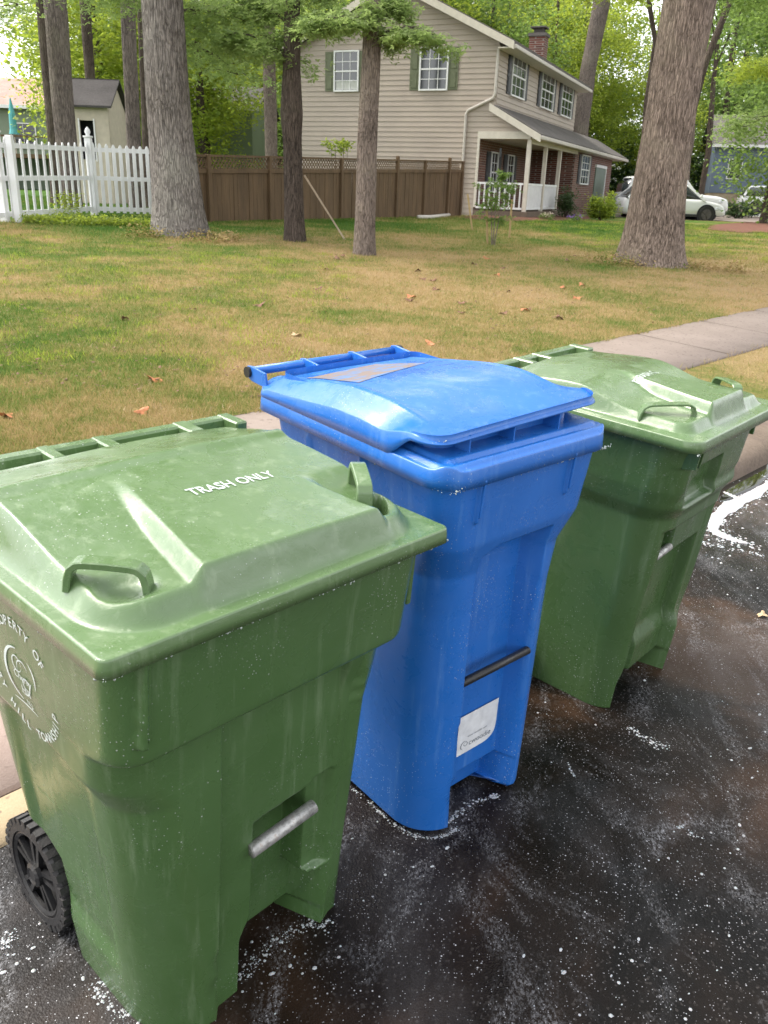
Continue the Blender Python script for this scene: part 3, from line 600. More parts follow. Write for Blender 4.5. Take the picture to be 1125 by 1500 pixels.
# ---- bin 2 : blue recycling bin
B2 = thing('recycling_bin', 'blue recycling bin with worn lid label standing between the two green bins', 'recycling bin', mat=bin_frame(.1081, 1.7018, .7192, .0014, .0166))
def disp2(U, V, Z, NX, NY):
    wf = np.clip(-NY, 0, 1) ** 2; t = U; d = 0 * U
    uL = .174; uR = .432
    ztop = .874 - .02 * (1 - sst(t, .175, .235))
    pk = sst(t, uL, uL + .006) * (1 - np.clip((t - (uR - .030)) / .030, 0, 1)) * (1 - sst(Z, ztop - .007, ztop + .002))
    d += pk * (.060 + .040 - np.clip(interp(Z, keys2, 3), 0, .040))
    d += pk * .05 * (1 - sst(Z, .108, .122))
    for uu in (.120, .440): d -= .010 * win(t, uu - .005, uu + .005, .004) * win(Z, .965, 1.1, .008)
    d *= wf
    ws = np.abs(NX) ** 2; d += ws * .014 * win(V, .12, .17, .01) * sst(Z, .93, .95) * 0
    for vv in (.30, .52): d -= ws * .010 * win(V, vv - .006, vv + .006, .004) * win(Z, .93, 1.1, .008)
    return d
keys2 = [(1.08, .020, .575, .012, .70, .060, .05), (.90, .033, .562, .020, .665, .075, .05), (.81, .052, .538, .044, .64, .090, .05), (.70, .058, .530, .046, .63, .10, .05), (0, .066, .530, .038, .54, .125, .05)]
style2 = dict(keys=keys2, disp=disp2, top=1.085)
style2['rows'] = 300; style2['nF'] = 220; make_body(B2, style2, BLUE)
def ht2low(u, v):
    e = np.minimum(np.minimum(u, .594 - u), np.minimum(v, .752 - v))
    return 1.108 + .012 * sst(e, .006, .020) + .010 * sst(e, .030, .042) - .004 * sst(e, .02, .03)
make_lid(B2, 'lid_flange', (.004, .590, .004, .748), .070, ht2low, 1.066, BLUE, 90)
def ht2(u, v):
    f = sst(v, .05, .34); side = np.minimum(u + .0, .594 - u)
    plate = 1.163 + .036 * np.sin(np.clip((v - .06) / .26, 0, 1) * math.pi / 2) - .052 * sst(v, .36, .80)
    sd_ = np.clip(side / .062, 0, 1) ** .85; drop = .046 - .020 * sst(v, .45, .73)
    ridge = .0022 * np.exp(-((side - (.066 + .02 * v)) / .008) ** 2) * sst(v, .1, .25)
    hollow = -.004 * np.exp(-((u - .30) / .12) ** 2 - ((v - .19) / .07) ** 2)
    z = plate - drop * (1 - sd_) * sst(v, .10, .24) + ridge + hollow + .004 * np.sin(np.clip(u / .594, 0, 1) * math.pi)
    return z - .008 * sst(v, .68, .73) + .016 * np.clip(u / .594, 0, 1) * (1 - sst(v, .25, .5)) - .004
def skirt2(a, b): return np.where(b < .13, 1.163 - .05 * sst(b, .10, .13), 1.118)
make_lid(B2, 'lid', (.006, .592, .052, .745), .060, ht2, lambda a, b: 1.155 + .016 * np.clip(a / .594, 0, 1) * (1 - sst(b, .1, .2)) - .052 * sst(b, .11, .20), BLUE, 150, edge=.003)
# recess wall and ribs under the lip
U_, V_, NX_, NY_ = ring([.055], [.540], [.098], [.70], [.05], [.03], 60, 40, 20, 8)
A = np.stack([np.stack([U_[0], V_[0], 0 * U_[0] + 1.118], -1), np.stack([U_[0], V_[0], 0 * U_[0] + 1.168], -1)]); np_obj('lip_wall', A, grid_faces(2, U_.shape[1], wrap=True), BLUE, B2)
for uu in (.115, .262, .425): m = MB(); m.box((0, 0, 0), XYZ, (uu - .002, .050, 1.118), (uu + .002, .100, 1.166)); m.build('lip_rib', BLUE, B2)
m = MB(); m.tube([(.028, .806, 1.145), (.566, .806, 1.145)], .0125, 16); m.build('push_bar', BLUE, B2, smooth=True)
for uu in (.022, .200, .375, .545):
    m = MB(); m.prism([(uu, .718, 1.118), (uu, .728, 1.158), (uu, .796, 1.163), (uu, .815, 1.160), (uu, .824, 1.145), (uu, .815, 1.130), (uu, .795, 1.122)], (.007, 0, 0)); m.build('bar_bracket', BLUE, B2, bevel=.001)
for u_ in (.014, .560): m = MB(); m.tube([(u_, .806, 1.145), (u_ + .017, .806, 1.145)], .015, 16); m.build('bar_plug', BLACKP, B2)
# worn paper label on the lid
gu, gv = np.meshgrid(np.linspace(0, 1, 26), np.linspace(0, 1, 12)); lu = (.100 * (1 - gu) + .430 * gu) * (1 - gv) + (.070 * (1 - gu) + .345 * gu) * gv; lv = (.425 * (1 - gu) + .530 * gu) * (1 - gv) + (.605 * (1 - gu) + .650 * gu) * gv
np_obj('lid_label', np.stack([lu, lv, ht2(lu, lv) + .0012], -1), grid_faces(12, 26), PEEL, B2)
m = MB(); m.tube([(.170, .056, .480), (.428, .050, .488)], .0115, 16); m.build('lift_bar', BLACKP, B2, smooth=True)
gu, gz = np.meshgrid(np.linspace(0, 1, 12), np.linspace(0, 1, 12)); su = .232 + .158 * gu; szz = .183 + .135 * gz - .0; cut = np.clip(.25 - np.hypot(gu - .75, gz - .25), -1, 0)
msk = (gu > .72) & (gz < .28); r2 = np.hypot(gu - .72, gz - .28); k_ = np.where(msk & (r2 > .27), .27 / np.maximum(r2, 1e-6), 1)
su = .232 + .158 * np.where(msk, .72 + (gu - .72) * k_, gu); szz = .183 + .135 * np.where(msk, .28 + (gz - .28) * k_, gz)
def front2(u, z): return np.asarray(z) * 0 + .1000 - .0035 + 0 * u
lb = np_obj('sticker', np.stack([su, front2(su, szz), szz], -1), grid_faces(12, 12), STICKER, B2)
for txt, cx, cz, sz_ in (('cwoodie', .325, .212, .026), ('www cwoodie com', .312, .238, .010)):
    v, f = text_mesh(txt, sz_); P_ = np.stack([cx + v[:, 0], 0 * v[:, 0], cz + v[:, 1]], -1); P_[:, 1] = front2(P_[:, 0], P_[:, 2]) - .001; np_obj('lettering', P_, f, INK, lb, smooth=False)
a = np.radians(np.linspace(60, 250, 16)); A, Fq = stroke(np.stack([.262 + .014 * np.cos(a), .212 + .014 * np.sin(a)], -1), .003); A2, F2_ = stroke(np.stack([.267 + .007 * np.cos(a * 2), .215 + .007 * np.sin(a * 2)], -1), .002)
A = np.concatenate([A, A2]); np_obj('emblem', np.stack([A[:, 0], front2(A[:, 0], A[:, 1]) - .001, A[:, 1]], -1), np.concatenate([Fq, F2_ + 32]), INK, lb, smooth=False)
beads(B2, (.004, .592, .002, .74), 1.066, 420, 5, .0024); beads(B2, (.030, .560, .055, .50), 1.1625, 160, 8, .002)
for u_ in (.118, .438): m = MB(); m.prism([(u_, .03, 1.075), (u_, -.004, 1.075), (u_, .002, .982), (u_, .03, .972)], (.006, 0, 0)); m.build('rim_rib', BLUE, B2, bevel=.001)
wheel(B2, .035, .60, .13, .055, -1); wheel(B2, .56, .60, .13, .055, 1)
m = MB(); m.tube([(.03, .60, .13), (.565, .60, .13)], .010, 10); m.build('axle', BLACKP, B2)

# ---- bin 3 : far green bin
B3 = thing('trash_bin', 'green trash bin with rounded rim corners, farthest of the three, right of the blue bin', 'trash bin', mat=bin_frame(.8248, 2.2599, .856, -.005, -.0011))
def disp3(U, V, Z, NX, NY):
    wf = np.clip(-NY, 0, 1) ** 2; t = U; d = 0 * U
    zb = .80 + .25 * sst(t, .10, .20)
    d += .016 * sst(t, .095, .135) * (1 - sst(t, .60, .64)) * sst(Z, .80, .84)
    d += .034 * win(t, .150, .372, .012) * win(Z, .800, .925, .014)
    d += .026 * win(t, .150, .56, .014) * (1 - sst(Z, .70, .715)) * sst(Z, .2, .28)
    d += .06 * win(t, .150, .265, .01) * (1 - sst(Z, .70, .712))
    d += .045 * win(t, .265, .50, .01) * (1 - sst(Z, .58, .592))
    d += .06 * win(t, .16, .50, .01) * (1 - sst(Z, .09, .11))
    for uu in (.060, .082, .13): d -= .012 * win(t, uu - .004, uu + .004, .004) * win(Z, .945, 1.1, .006)
    return d * wf
keys3 = [(1.03, .028, .665, .03, .70, .09, .05), (.86, .040, .655, .036, .675, .12, .05), (.80, .052, .640, .050, .66, .12, .05), (.755, .070, .632, .076, .64, .12, .05), (.70, .074, .628, .080, .63, .115, .05), (0, .105, .600, .120, .55, .11, .05)]
style3 = dict(keys=keys3, disp=disp3, top=1.03)
make_body(B3, style3, DKGREEN)
def ht3(u, v):
    r = .06; e = .028; cx, cy = np.clip(u, .040 + r, .652 - r), np.clip(v, .045 + r, 10); dd = r - np.hypot(u - cx, v - cy); dome = sst(dd, -.004, e); back = 1 - sst(v, .68, .715)
    crown = .056 + .012 * np.sin(np.clip(u / .69, 0, 1) * math.pi) - .020 * sst(v, .45, .72) + .008 * sst(v, .1, .4)
    def pocket(uu): line = .20 + .10 * np.clip(v / .40, 0, 1.2); return (1 - sst(uu, line - .014, line + .014)) * (1 - sst(v, .24, .44))
    crown = crown - .036 * np.maximum(pocket(u), pocket(.692 - u))
    return 1.052 + crown * dome * back + .003 * np.sin(u * 11 + 1) * np.sin(v * 8) * dome
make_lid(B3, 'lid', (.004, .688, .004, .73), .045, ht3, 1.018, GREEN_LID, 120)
strap(B3, ht3, (.055, .215), (.175, .095), .046, .032, GREEN_LID, .007); strap(B3, ht3, (.637, .215), (.520, .095), .046, .032, GREEN_LID, .007)
v, f = text_mesh('TRASH ONLY', .040, .0006); v[:, 0] *= .20 / (v[:, 0].max() - v[:, 0].min()); P_ = np.stack([.365 + v[:, 0], .335 + v[:, 1], 0 * v[:, 0]], -1); P_[:, 2] = ht3(P_[:, 0], P_[:, 1]) + .0013
np_obj('lettering', P_, f, GHOST, B3, smooth=False)
m = MB(); m.box((0, 0, 0), XYZ, (.03, .69, 1.035), (.655, .765, 1.052)); m.build('rear_ledge', DKGREEN, B3, bevel=.004)
hinge(B3, GREEN_LID, .02, .665, .772, 1.085, [(.02, .06), (.24, .27), (.36, .39), (.625, .665)], lidv=.72)
m = MB(); m.tube([(.155, .115, .605), (.27, .115, .61)], .013, 14); m.build('lift_bar', GALV, B3, smooth=True)
m = MB(); m.box((0, 0, 0), XYZ, (.664, .06, .93), (.676, .12, 1.02)); m.build('rim_rib', DKGREEN, B3, bevel=.002)
beads(B3, (.004, .688, .002, .70), 1.018, 260, 9, .0024)
for u_ in (.066, .092): m = MB(); m.prism([(u_, .06, 1.03), (u_, .012, 1.03), (u_, .018, .955), (u_, .06, .945)], (.006, 0, 0)); m.build('rim_rib', DKGREEN, B3, bevel=.001)
wheel(B3, .05, .61, .13, .055, -1); wheel(B3, .64, .61, .13, .055, 1)
m = MB(); m.tube([(.04, .61, .13), (.65, .61, .13)], .010, 10); m.build('axle', BLACKP, B3)

# ------------------------------------------------------------------ the neighbouring house
HA = R(23); ha = Vector((math.cos(HA), -math.sin(HA), 0)); hb = Vector((math.sin(HA), math.cos(HA), 0)); UPV = Vector((0, 0, 1))
H0 = Vector((2.872, 33.0, 0))
def hp(a, b, z): return H0 + ha * a + hb * b + UPV * z
house = thing('house', 'two storey taupe sided house with brick porch wing and olive shuttered gable windows', 'house', tuple(hp(0, 0, .8)))
HL = house.location.copy()
def HB(): return MB(HL)
AC, AL, AR_, AP, AI = .64, -7.35, -3.35, 1.97, .06       # corner, left end, ridge, porch front, recessed front wall
ZE = 6.62; SL = .46; BL_ = 13.2
HX = (ha, hb, UPV)
m = HB(); m.prism([hp(AL, .03, .3), hp(AI - .02, .03, .3), hp(AI - .02, .03, 3.6), hp(AC - .02, .03, 4.3), hp(AC - .02, .03, ZE), hp(AR_, .03, ZE + SL * (AC - AR_)), hp(AL, .03, ZE)], hb * (BL_ - .05)); m.build('wall', SIDING, house)
step = .172; z = .62; k = 0
def board(a0b, a0t, a1b, a1t, z0, z1, out, face):          # face 'g' gable, 'f' front
    m = HB()
    if face == 'g': q = lambda a, z_, o: hp(a, -o, z_)
    else: q = lambda a, z_, o: hp(AC + o, a, z_)
    vs = [q(a0b, z0, 0), q(a1b, z0, 0), q(a1b, z0, .030), q(a0b, z0, .030), q(a0t, z1, 0), q(a1t, z1, 0), q(a1t, z1, .006), q(a0t, z1, .006)]
    m.add(vs, [(0, 1, 2, 3), (4, 7, 6, 5), (3, 2, 6, 7), (0, 4, 5, 1), (0, 3, 7, 4), (1, 5, 6, 2)]); return m.build('siding_board', SIDING, house)
def rbound(zz):
    if zz < 3.60: return AI
    if zz < 4.42: return min(AP, AP + (3.70 - zz) / (4.45 - 3.70) * (AP - .62)) if zz > 3.70 else AP
    if zz <= ZE: return AC
    return AC - (zz - ZE) / SL
def lbound(zz): return AL if zz <= ZE else AL + (zz - ZE) / SL
while z < ZE + SL * (AC - AR_) - .1:
    z1 = z + step; rb0 = rbound(z + .001); rb1 = rbound(z1 - .001)
    if z < 3.60 < z1: rb0 = rb1 = AI
    if rb0 < rb1 and z > 3.5: rb0 = rb1 if z > 3.58 else rb0
    board(lbound(z), lbound(z1), rb0, rb1, z, z1 + .004, .02, 'g'); z = z1
z = 4.30
while z < ZE - .02: board(.0, .0, BL_, BL_, z, min(z + step, ZE) + .004, .02, 'f'); z += step
# roofs
rt = .12; ra0, ra1 = AC + .58, AR_; rz = lambda a: ZE + .10 + SL * (AC - a) if a > AR_ else ZE + .10 + SL * (AC - AR_) - SL * (AR_ - a)
m = HB(); m.prism([hp(ra0, -.32, rz(ra0)), hp(AR_, -.32, rz(AR_)), hp(AL - .5, -.32, rz(AL - .5)), hp(AL - .5, -.32, rz(AL - .5) + rt), hp(AR_, -.32, rz(AR_) + rt), hp(ra0, -.32, rz(ra0) + rt)], hb * (BL_ + .6)); roof = m.build('roof', SHINGLE, house)
for (a0, a1) in ((ra0 + .02, AR_), (AL - .52, AR_)):
    m = HB(); m.prism([hp(a0, -.36, rz(a0) - .17), hp(a1, -.36, rz(a1) - .17), hp(a1, -.36, rz(a1) + .08), hp(a0, -.36, rz(a0) + .08)], hb * .035); m.build('rake_board', TRIM, house)
m = HB(); m.box(hp(0, 0, 0), HX, (AC + .03, -.31, rz(ra0) - .13), (ra0 - .02, BL_ + .25, rz(ra0) - .09)); m.build('soffit', TRIM, house)
m = HB(); m.box(hp(0, 0, 0), HX, (ra0 + .00, -.32, rz(ra0) - .15), (ra0 + .11, BL_ + .27, rz(ra0) - .02)); m.build('gutter', GUTTER, house, bevel=.02)
# porch roof
pz = lambda a: 4.52 - (a - AC) * .52
m = HB(); m.prism([hp(AC + .03, -.25, pz(AC)), hp(2.42, -.25, pz(2.42)), hp(2.42, -.25, pz(2.42) + .07), hp(AC + .03, -.25, pz(AC) + .07)], hb * 19.8); m.build('porch_roof', SHINGLE, house)
m = HB(); m.prism([hp(.50, -.30, pz(.50) - .20), hp(2.44, -.30, pz(2.44) - .20), hp(2.44, -.30, pz(2.44) + .04), hp(.50, -.30, pz(.50) + .04)], hb * .035); m.build('rake_board', TRIM, house)
m = HB(); m.box(hp(0, 0, 0), HX, (.10, .02, 3.50), (2.40, 19.4, 3.54)); m.build('porch_ceiling', TRIM, house)
m = HB(); m.box(hp(0, 0, 0), HX, (2.425, -.27, 3.47), (2.53, 19.5, 3.60)); m.build('gutter', GUTTER, house, bevel=.02)
m = HB(); m.box(hp(0, 0, 0), HX, (AP - .07, .03, 3.36), (AP + .07, 8.2, 3.50)); m.build('porch_beam', TRIM, house)
m = HB(); m.box(hp(0, 0, 0), HX, (AI, -.035, 1.18), (AI + .09, .03, 3.58)); m.build('opening_trim', TRIM, house)
m = HB(); m.box(hp(0, 0, 0), HX, (AI + .001, -.036, 3.50), (AP + .05, .03, 3.74)); m.build('opening_trim', TRIM, house)
m = HB(); m.box(hp(0, 0, 0), HX, (AI, -.02, .4), (AP + .15, 8.0, 1.08)); m.build('porch_floor', KERBM, house)
m = HB(); m.box(hp(0, 0, 0), HX, (AI - .03, .06, 1.0), (AI + .02, 8.0, 3.52)); m.build('brick_wall', BRICK, house)
m = HB(); m.box(hp(0, 0, 0), HX, (AI, 8.0, .3), (AP, 17.6, 3.49)); m.build('brick_wing', BRICK, house)
for b in (.06, 2.55, 5.0):
    m = HB(); m.box(hp(0, 0, 0), HX, (AP - .07, b - .07, 1.08), (AP + .07, b + .07, 3.36)); m.build('porch_post', TRIM, house)
def rail(p0, p1, n, zl, zh, w):
    p0, p1 = Vector(p0), Vector(p1); d = (p1 - p0); up = UPV
    for zz in (zl, zh):
        m = HB(); m.bar(p0 + up * zz, p1 + up * zz, .06, .07); m.build('handrail', WHITE, house)
    for i in range(n):
        q = p0 + d * ((i + .5) / n); m = HB(); m.bar(q + up * zl, q + up * zh, w, w, (1, 0, 0)); m.build('baluster', WHITE, house)
rail(hp(AI + .1, 0, 0), hp(AP - .08, 0, 0), 9, 1.18, 2.02, .055)
rail(hp(AP, .15, 0), hp(AP, 2.45, 0), 13, 1.18, 2.02, .055); rail(hp(AP, 2.65, 0), hp(AP, 4.9, 0), 13, 1.18, 2.02, .055)
def window(parent, o, ax, w, h, nrm, cols=3, rows=4, shutter=None, sw=.36, loc=None, curtain=False, tm=WHITE):
    """o lower-left corner on the wall; ax along the wall, nrm outward"""
    o, ax, nrm = Vector(o), Vector(ax), Vector(nrm); A3 = (ax, UPV, nrm); loc = loc or parent.location
    m = MB(loc); f = .055
    m.box(o, A3, (-f, -f, .0), (0, h + f, .075)); m.box(o, A3, (w, -f, .0), (w + f, h + f, .075)); m.box(o, A3, (0, h, .0), (w, h + f, .072)); m.box(o, A3, (-.001, -f, .0), (w + .001, 0, .095)); m.box(o, A3, (0, h / 2 - .025, .02), (w, h / 2 + .025, .06))
    fr = m.build('window', tm, parent)
    m = MB(loc); m.box(o, A3, (0, 0, .004), (w, h / 2 - .025, .028)); m.build('pane', GLASS, fr); m = MB(loc); m.box(o, A3, (0, h / 2 + .025, .012), (w, h, .034)); m.build('pane', GLASS, fr)
    if curtain: m = MB(loc); m.box(o, A3, (.02, .02, .029), (w - .02, h * .26, .031)); m.build('curtain', CURT, fr)
    for i in range(1, cols): m = MB(loc); m.box(o, A3, (w * i / cols - .011, 0, .03), (w * i / cols + .011, h, .048)); m.build('muntin', tm, fr)
    for j in range(1, rows):
        if j * 2 != rows: m = MB(loc); m.box(o, A3, (0, h * j / rows - .011, .030), (w, h * j / rows + .011, .046)); m.build('muntin', tm, fr)
    if shutter:
        for x0 in (-f - sw - .01, w + f + .01):
            m = MB(loc); m.box(o, A3, (x0, -.03, .0), (x0 + sw, h + .03, .035)); s_ = m.build('shutter', shutter, parent)
            for (y0, y1) in ((.04, h * .42), (h * .5, h - .04)):
                m = MB(loc); m.box(o, A3, (x0 + .07, y0, .036), (x0 + sw - .07, y1, .050)); m.build('shutter_panel', shutter, s_, bevel=.012)
    return fr
window(house, hp(-5.70, -.02, 5.12), ha, .93, 1.27, -hb, shutter=SHUT_G, curtain=True)
window(house, hp(-2.24, -.02, 5.12), ha, 1.0, 1.29, -hb, shutter=SHUT_G)
for b0, b1 in ((1.60, 3.40), (6.1, 8.2), (9.9, 12.0)): window(house, hp(AC + .02, b0, 5.10), hb, b1 - b0, 1.30, ha, shutter=SHUT_K, sw=.45)
window(house, hp(AP, 9.4, 2.22), hb, 1.8, 1.15, ha, shutter=SHUT_K, sw=.5)
for b0 in (1.7, 4.0): window(house, hp(AI + .02, b0, 1.75), hb, .8, 1.35, ha, cols=2, shutter=SHUT_K, sw=.5)
m = HB(); m.box(hp(0, 0, 0), HX, (AP, 13.0, .9), (AP + .05, 15.6, 3.0)); dd = m.build('door', DOORP, house)
m = HB(); m.box(hp(0, 0, 0), HX, (AP, 12.85, 3.0), (AP + .09, 15.75, 3.12)); m.box(hp(0, 0, 0), HX, (AP, 15.6, .9), (AP + .08, 15.75, 3.0)); m.build('door_frame', WHITE, dd)
m = HB(); m.tube([hp(AC + .35, -.05, rz(ra0) - .10), hp(AC - .02, -.08, ZE - .30), hp(AC - .03, -.08, 4.95), hp(AC - .10, -.08, 4.80), hp(-.34, -.08, 4.42), hp(-.42, -.08, 4.30), hp(-.42, -.08, 1.02), hp(-.55, -.16, .90)], .052, 8); m.build('downspout', GUTTER, house)
pc = at(791, 40, 40.5); zch = pc.z
m = HB(); pc0 = Vector((pc.x, pc.y, 0)); m.box(pc0, HX, (-.34, -.30, 6.6), (.34, .30, zch - .25)); ch = m.build('chimney', BRICK, house)
m = HB(); m.box(pc0, HX, (-.39, -.36, zch - .37), (.39, .36, zch - .25)); m.box(pc0, HX, (-.2, -.17, zch - .25), (.2, .17, zch - .05)); m.box(pc0, HX, (-.33, -.33, zch - .05), (.33, .33, zch)); m.build('chimney_cap', SHINGLE, ch)
m = HB(); m.box(hp(0, 0, 0), HX, (.9, .02, 2.9), (.97, .09, 3.2)); m.build('wall_lamp', SHUT_K, house)

# far houses
def simple_house(name, label, p0, ax, L_, D_, z0, z1, wallm, roofm, rise, low=None, over=.4):
    ax = Vector(ax).normalized(); bx = Vector((-ax.y, ax.x, 0)); AX = (ax, bx, UPV); p0 = Vector((p0[0], p0[1], 0)); h_ = thing(name, label, 'house' if 'house' in name else name.split('_')[-1], (p0.x, p0.y, z0)); LC = h_.location.copy()
    zz = z0
    if low: m = MB(LC); m.box(p0, AX, (0.03, .03, z0 - .4), (L_ - .03, D_ - .03, low[0])); m.build('lower_wall', low[1], h_); zz = low[0]
    m = MB(LC); m.box(p0, AX, (0, 0, zz), (L_, D_, z1)); m.build('wall', wallm, h_)
    m = MB(LC); m.prism([p0 + ax * -over + bx * -over + UPV * z1, p0 + ax * -over + bx * (D_ / 2) + UPV * (z1 + rise), p0 + ax * -over + bx * (D_ + over) + UPV * z1, p0 + ax * -over + bx * (D_ + over) + UPV * (z1 + .12), p0 + ax * -over + bx * (D_ / 2) + UPV * (z1 + rise + .14), p0 + ax * -over + bx * -over + UPV * (z1 + .12)], ax * (L_ + 2 * over)); m.build('roof', roofm, h_)
    for q in (0, L_): m = MB(LC); m.prism([p0 + ax * (q - .02 if q else .0) + bx * 0 + UPV * z1, p0 + ax * (q - .02 if q else .0) + bx * D_ + UPV * z1, p0 + ax * (q - .02 if q else .0) + bx * (D_ / 2) + UPV * (z1 + rise)], ax * .02); m.build('gable', wallm, h_)
    m = MB(LC); m.box(p0, AX, (-over, -over - .08, z1 - .06), (L_ + over, -over, z1 + .12)); m.build('gutter', WHITE, h_)
    return h_, AX, LC
p = at(1049, 215, 58); STONE = concrete('tan_stone', (.26, .20, .14), (.40, .33, .25), 6)
bh, AX, LC = simple_house('house', 'slate blue house with tan stone base at the far right edge beyond the cars', (p.x, p.y), (1, -.26, 0), 13, 8, .75, 4.85, SIDEBLUE, SHINGLE, 2.0, (2.1, STONE))
for i in range(17): m = MB(LC); z0_ = 2.12 + i * .16; m.box(Vector((p.x, p.y, 0)), AX, (.0, -.025, z0_), (13, -.002, z0_ + .15)); m.build('siding_board', SIDEBLUE, bh)
window(bh, Vector((p.x, p.y, 0)) + AX[0] * .95 - AX[1] * .03 + UPV * 3.0, AX[0], .75, 1.1, -AX[1], cols=2, rows=2); window(bh, Vector((p.x, p.y, 0)) + AX[0] * 5 - AX[1] * .03 + UPV * 3.0, AX[0], .9, 1.1, -AX[1], cols=2, rows=2)
m = MB(LC); m.box(Vector((p.x, p.y, 0)), AX, (2.4, -.06, 1.95), (12, -.0, 2.2)); m.build('garage_header', TRIM, bh); m = MB(LC); m.box(Vector((p.x, p.y, 0)), AX, (2.5, -.03, .6), (11.9, .02, 1.95)); m.build('garage_door', WHITE, bh)
p = at(-40, 300, 50); ph, AX, LC = simple_house('house', 'far green grey house with pinkish roof at the upper left edge', (p.x - 7, p.y), (1, .06, 0), 12.4, 8, .7, 5.2, SIDEGREEN, PINKROOF, 1.7)
window(ph, Vector((p.x - 7, p.y, 0)) + AX[0] * 9.5 - AX[1] * .03 + UPV * 3.2, AX[0], 1.3, 1.2, -AX[1], cols=2, rows=2)
m = MB(LC); q = Vector((p.x - 7, p.y - 3.2, 0)); m.box(q, AX, (4, 0, 2.6), (13.2, 3.1, 2.8)); m.build('deck', FENCEWOOD, ph)
for i in range(5): m = MB(LC); m.box(q, AX, (4.2 + i * 2.1, .05, .6), (4.3 + i * 2.1, .15, 3.7)); m.build('deck_post', FENCEWOOD, ph)
m = MB(LC); m.box(q, AX, (4, .04, 3.6), (13.2, .12, 3.7)); m.build('deck_rail', FENCEWOOD, ph)
up_ = at(18, 172, 48); um = thing('patio_umbrella', 'closed teal patio umbrella on the far deck at the left edge', 'umbrella', (up_.x, up_.y, 2.8))
m = MB(um.location); m.tube([(up_.x, up_.y, 2.8), (up_.x, up_.y, 5.5)], .03, 8); m.build('pole', GUTTER, um)
m = MB(um.location); m.tube([(up_.x, up_.y, 3.75), (up_.x, up_.y, 4.0), (up_.x, up_.y, 4.7), (up_.x, up_.y, 5.45)], [.26, .20, .17, .04], 10); m.build('canopy', plain('teal_canopy', (.10, .36, .38), .8), um)
p = at(278, 300, 44); gh, AX, LC = simple_house('house', 'pale green house half hidden by leaves behind the wood fence', (p.x, p.y), (1, .0, 0), 3.2, 7, .7, 5.0, SIDEGREEN, DARKROOF, 1.2)
for i in range(22): m = MB(LC); z0_ = 1.2 + i * .17; m.box(Vector((p.x, p.y, 0)), AX, (.0, -.025, z0_), (3.2, -.002, z0_ + .16)); m.build('siding_board', SIDEGREEN, gh)
window(gh, Vector((p.x, p.y, 0)) + AX[0] * .3 - AX[1] * .03 + UPV * 3.6, AX[0], .7, 1.0, -AX[1], cols=2, rows=2)
# shed
YS = 27.0; pl = at(83, 200, YS); pr = at(160, 200, YS); z_e = at(120, 155, YS).z
shed = thing('shed', 'small beige garden shed with dark shingled roof and open window behind picket fence', 'shed', (pl.x, YS, .8)); LC = shed.location.copy(); SX = (Vector((1, .03, 0)), Vector((-.1, 1, 0)).normalized(), UPV); o_ = Vector((pl.x, YS, 0)); LN = pr.x - pl.x
wx0 = at(117, 190, YS).x - pl.x; wx1 = at(137, 190, YS).x - pl.x; wz0, wz1 = 2.25, at(120, 176, YS).z
for n_, lo, hi in (('wall', (0, 0, .3), (wx0, .08, z_e)), ('wall', (wx1, 0, .3), (LN, .08, z_e)), ('wall', (wx0, 0, .3), (wx1, .08, wz0)), ('wall', (wx0, 0, wz1), (wx1, .08, z_e))): m = MB(LC); m.box(o_, SX, lo, hi); m.build(n_, SHEDW, shed)
m = MB(LC); m.box(o_, SX, (.05, .4, .3), (LN - .05, .5, z_e)); m.build('shade_backing', DARK, shed)  # near-black board stands for the shade inside the shed
m = MB(LC); m.prism([o_ + SX[0] * (LN - .06) + SX[1] * .08 + UPV * .3, o_ + SX[0] * (LN - .06) + SX[1] * 2.6 + UPV * .3, o_ + SX[0] * (LN - .06) + SX[1] * 2.6 + UPV * z_e, o_ + SX[0] * (LN - .06) + SX[1] * 1.3 + UPV * (z_e + .75), o_ + SX[0] * (LN - .06) + SX[1] * .08 + UPV * z_e], SX[0] * .07); m.build('side_wall', SHEDW, shed)
m = MB(LC); m.prism([o_ + SX[0] * 0 + SX[1] * .08 + UPV * .3, o_ + SX[1] * 2.6 + UPV * .3, o_ + SX[1] * 2.6 + UPV * z_e, o_ + SX[1] * 1.3 + UPV * (z_e + .75), o_ + SX[1] * .08 + UPV * z_e], SX[0] * .07); m.build('side_wall', SHEDW, shed)
for s_, a0, a1 in ((1, -.2, 1.35), (-1, 1.3, 2.8)):
    m = MB(LC); z_a, z_b = (z_e - .05, z_e + .80) if s_ == 1 else (z_e + .80, z_e - .05)
    m.prism([o_ - SX[0] * .2 + SX[1] * a0 + UPV * z_a, o_ - SX[0] * .2 + SX[1] * a1 + UPV * z_b, o_ - SX[0] * .2 + SX[1] * a1 + UPV * (z_b + .06), o_ - SX[0] * .2 + SX[1] * a0 + UPV * (z_a + .06)], SX[0] * (LN + .35)); m.build('roof', DARKROOF, shed)
m = MB(LC); m.box(o_, SX, (wx0 - .04, -.03, wz0 - .05), (wx0, .0, wz1 + .05)); m.box(o_, SX, (wx1, -.03, wz0 - .05), (wx1 + .04, .0, wz1 + .05)); m.build('window_frame', WHITE, shed)

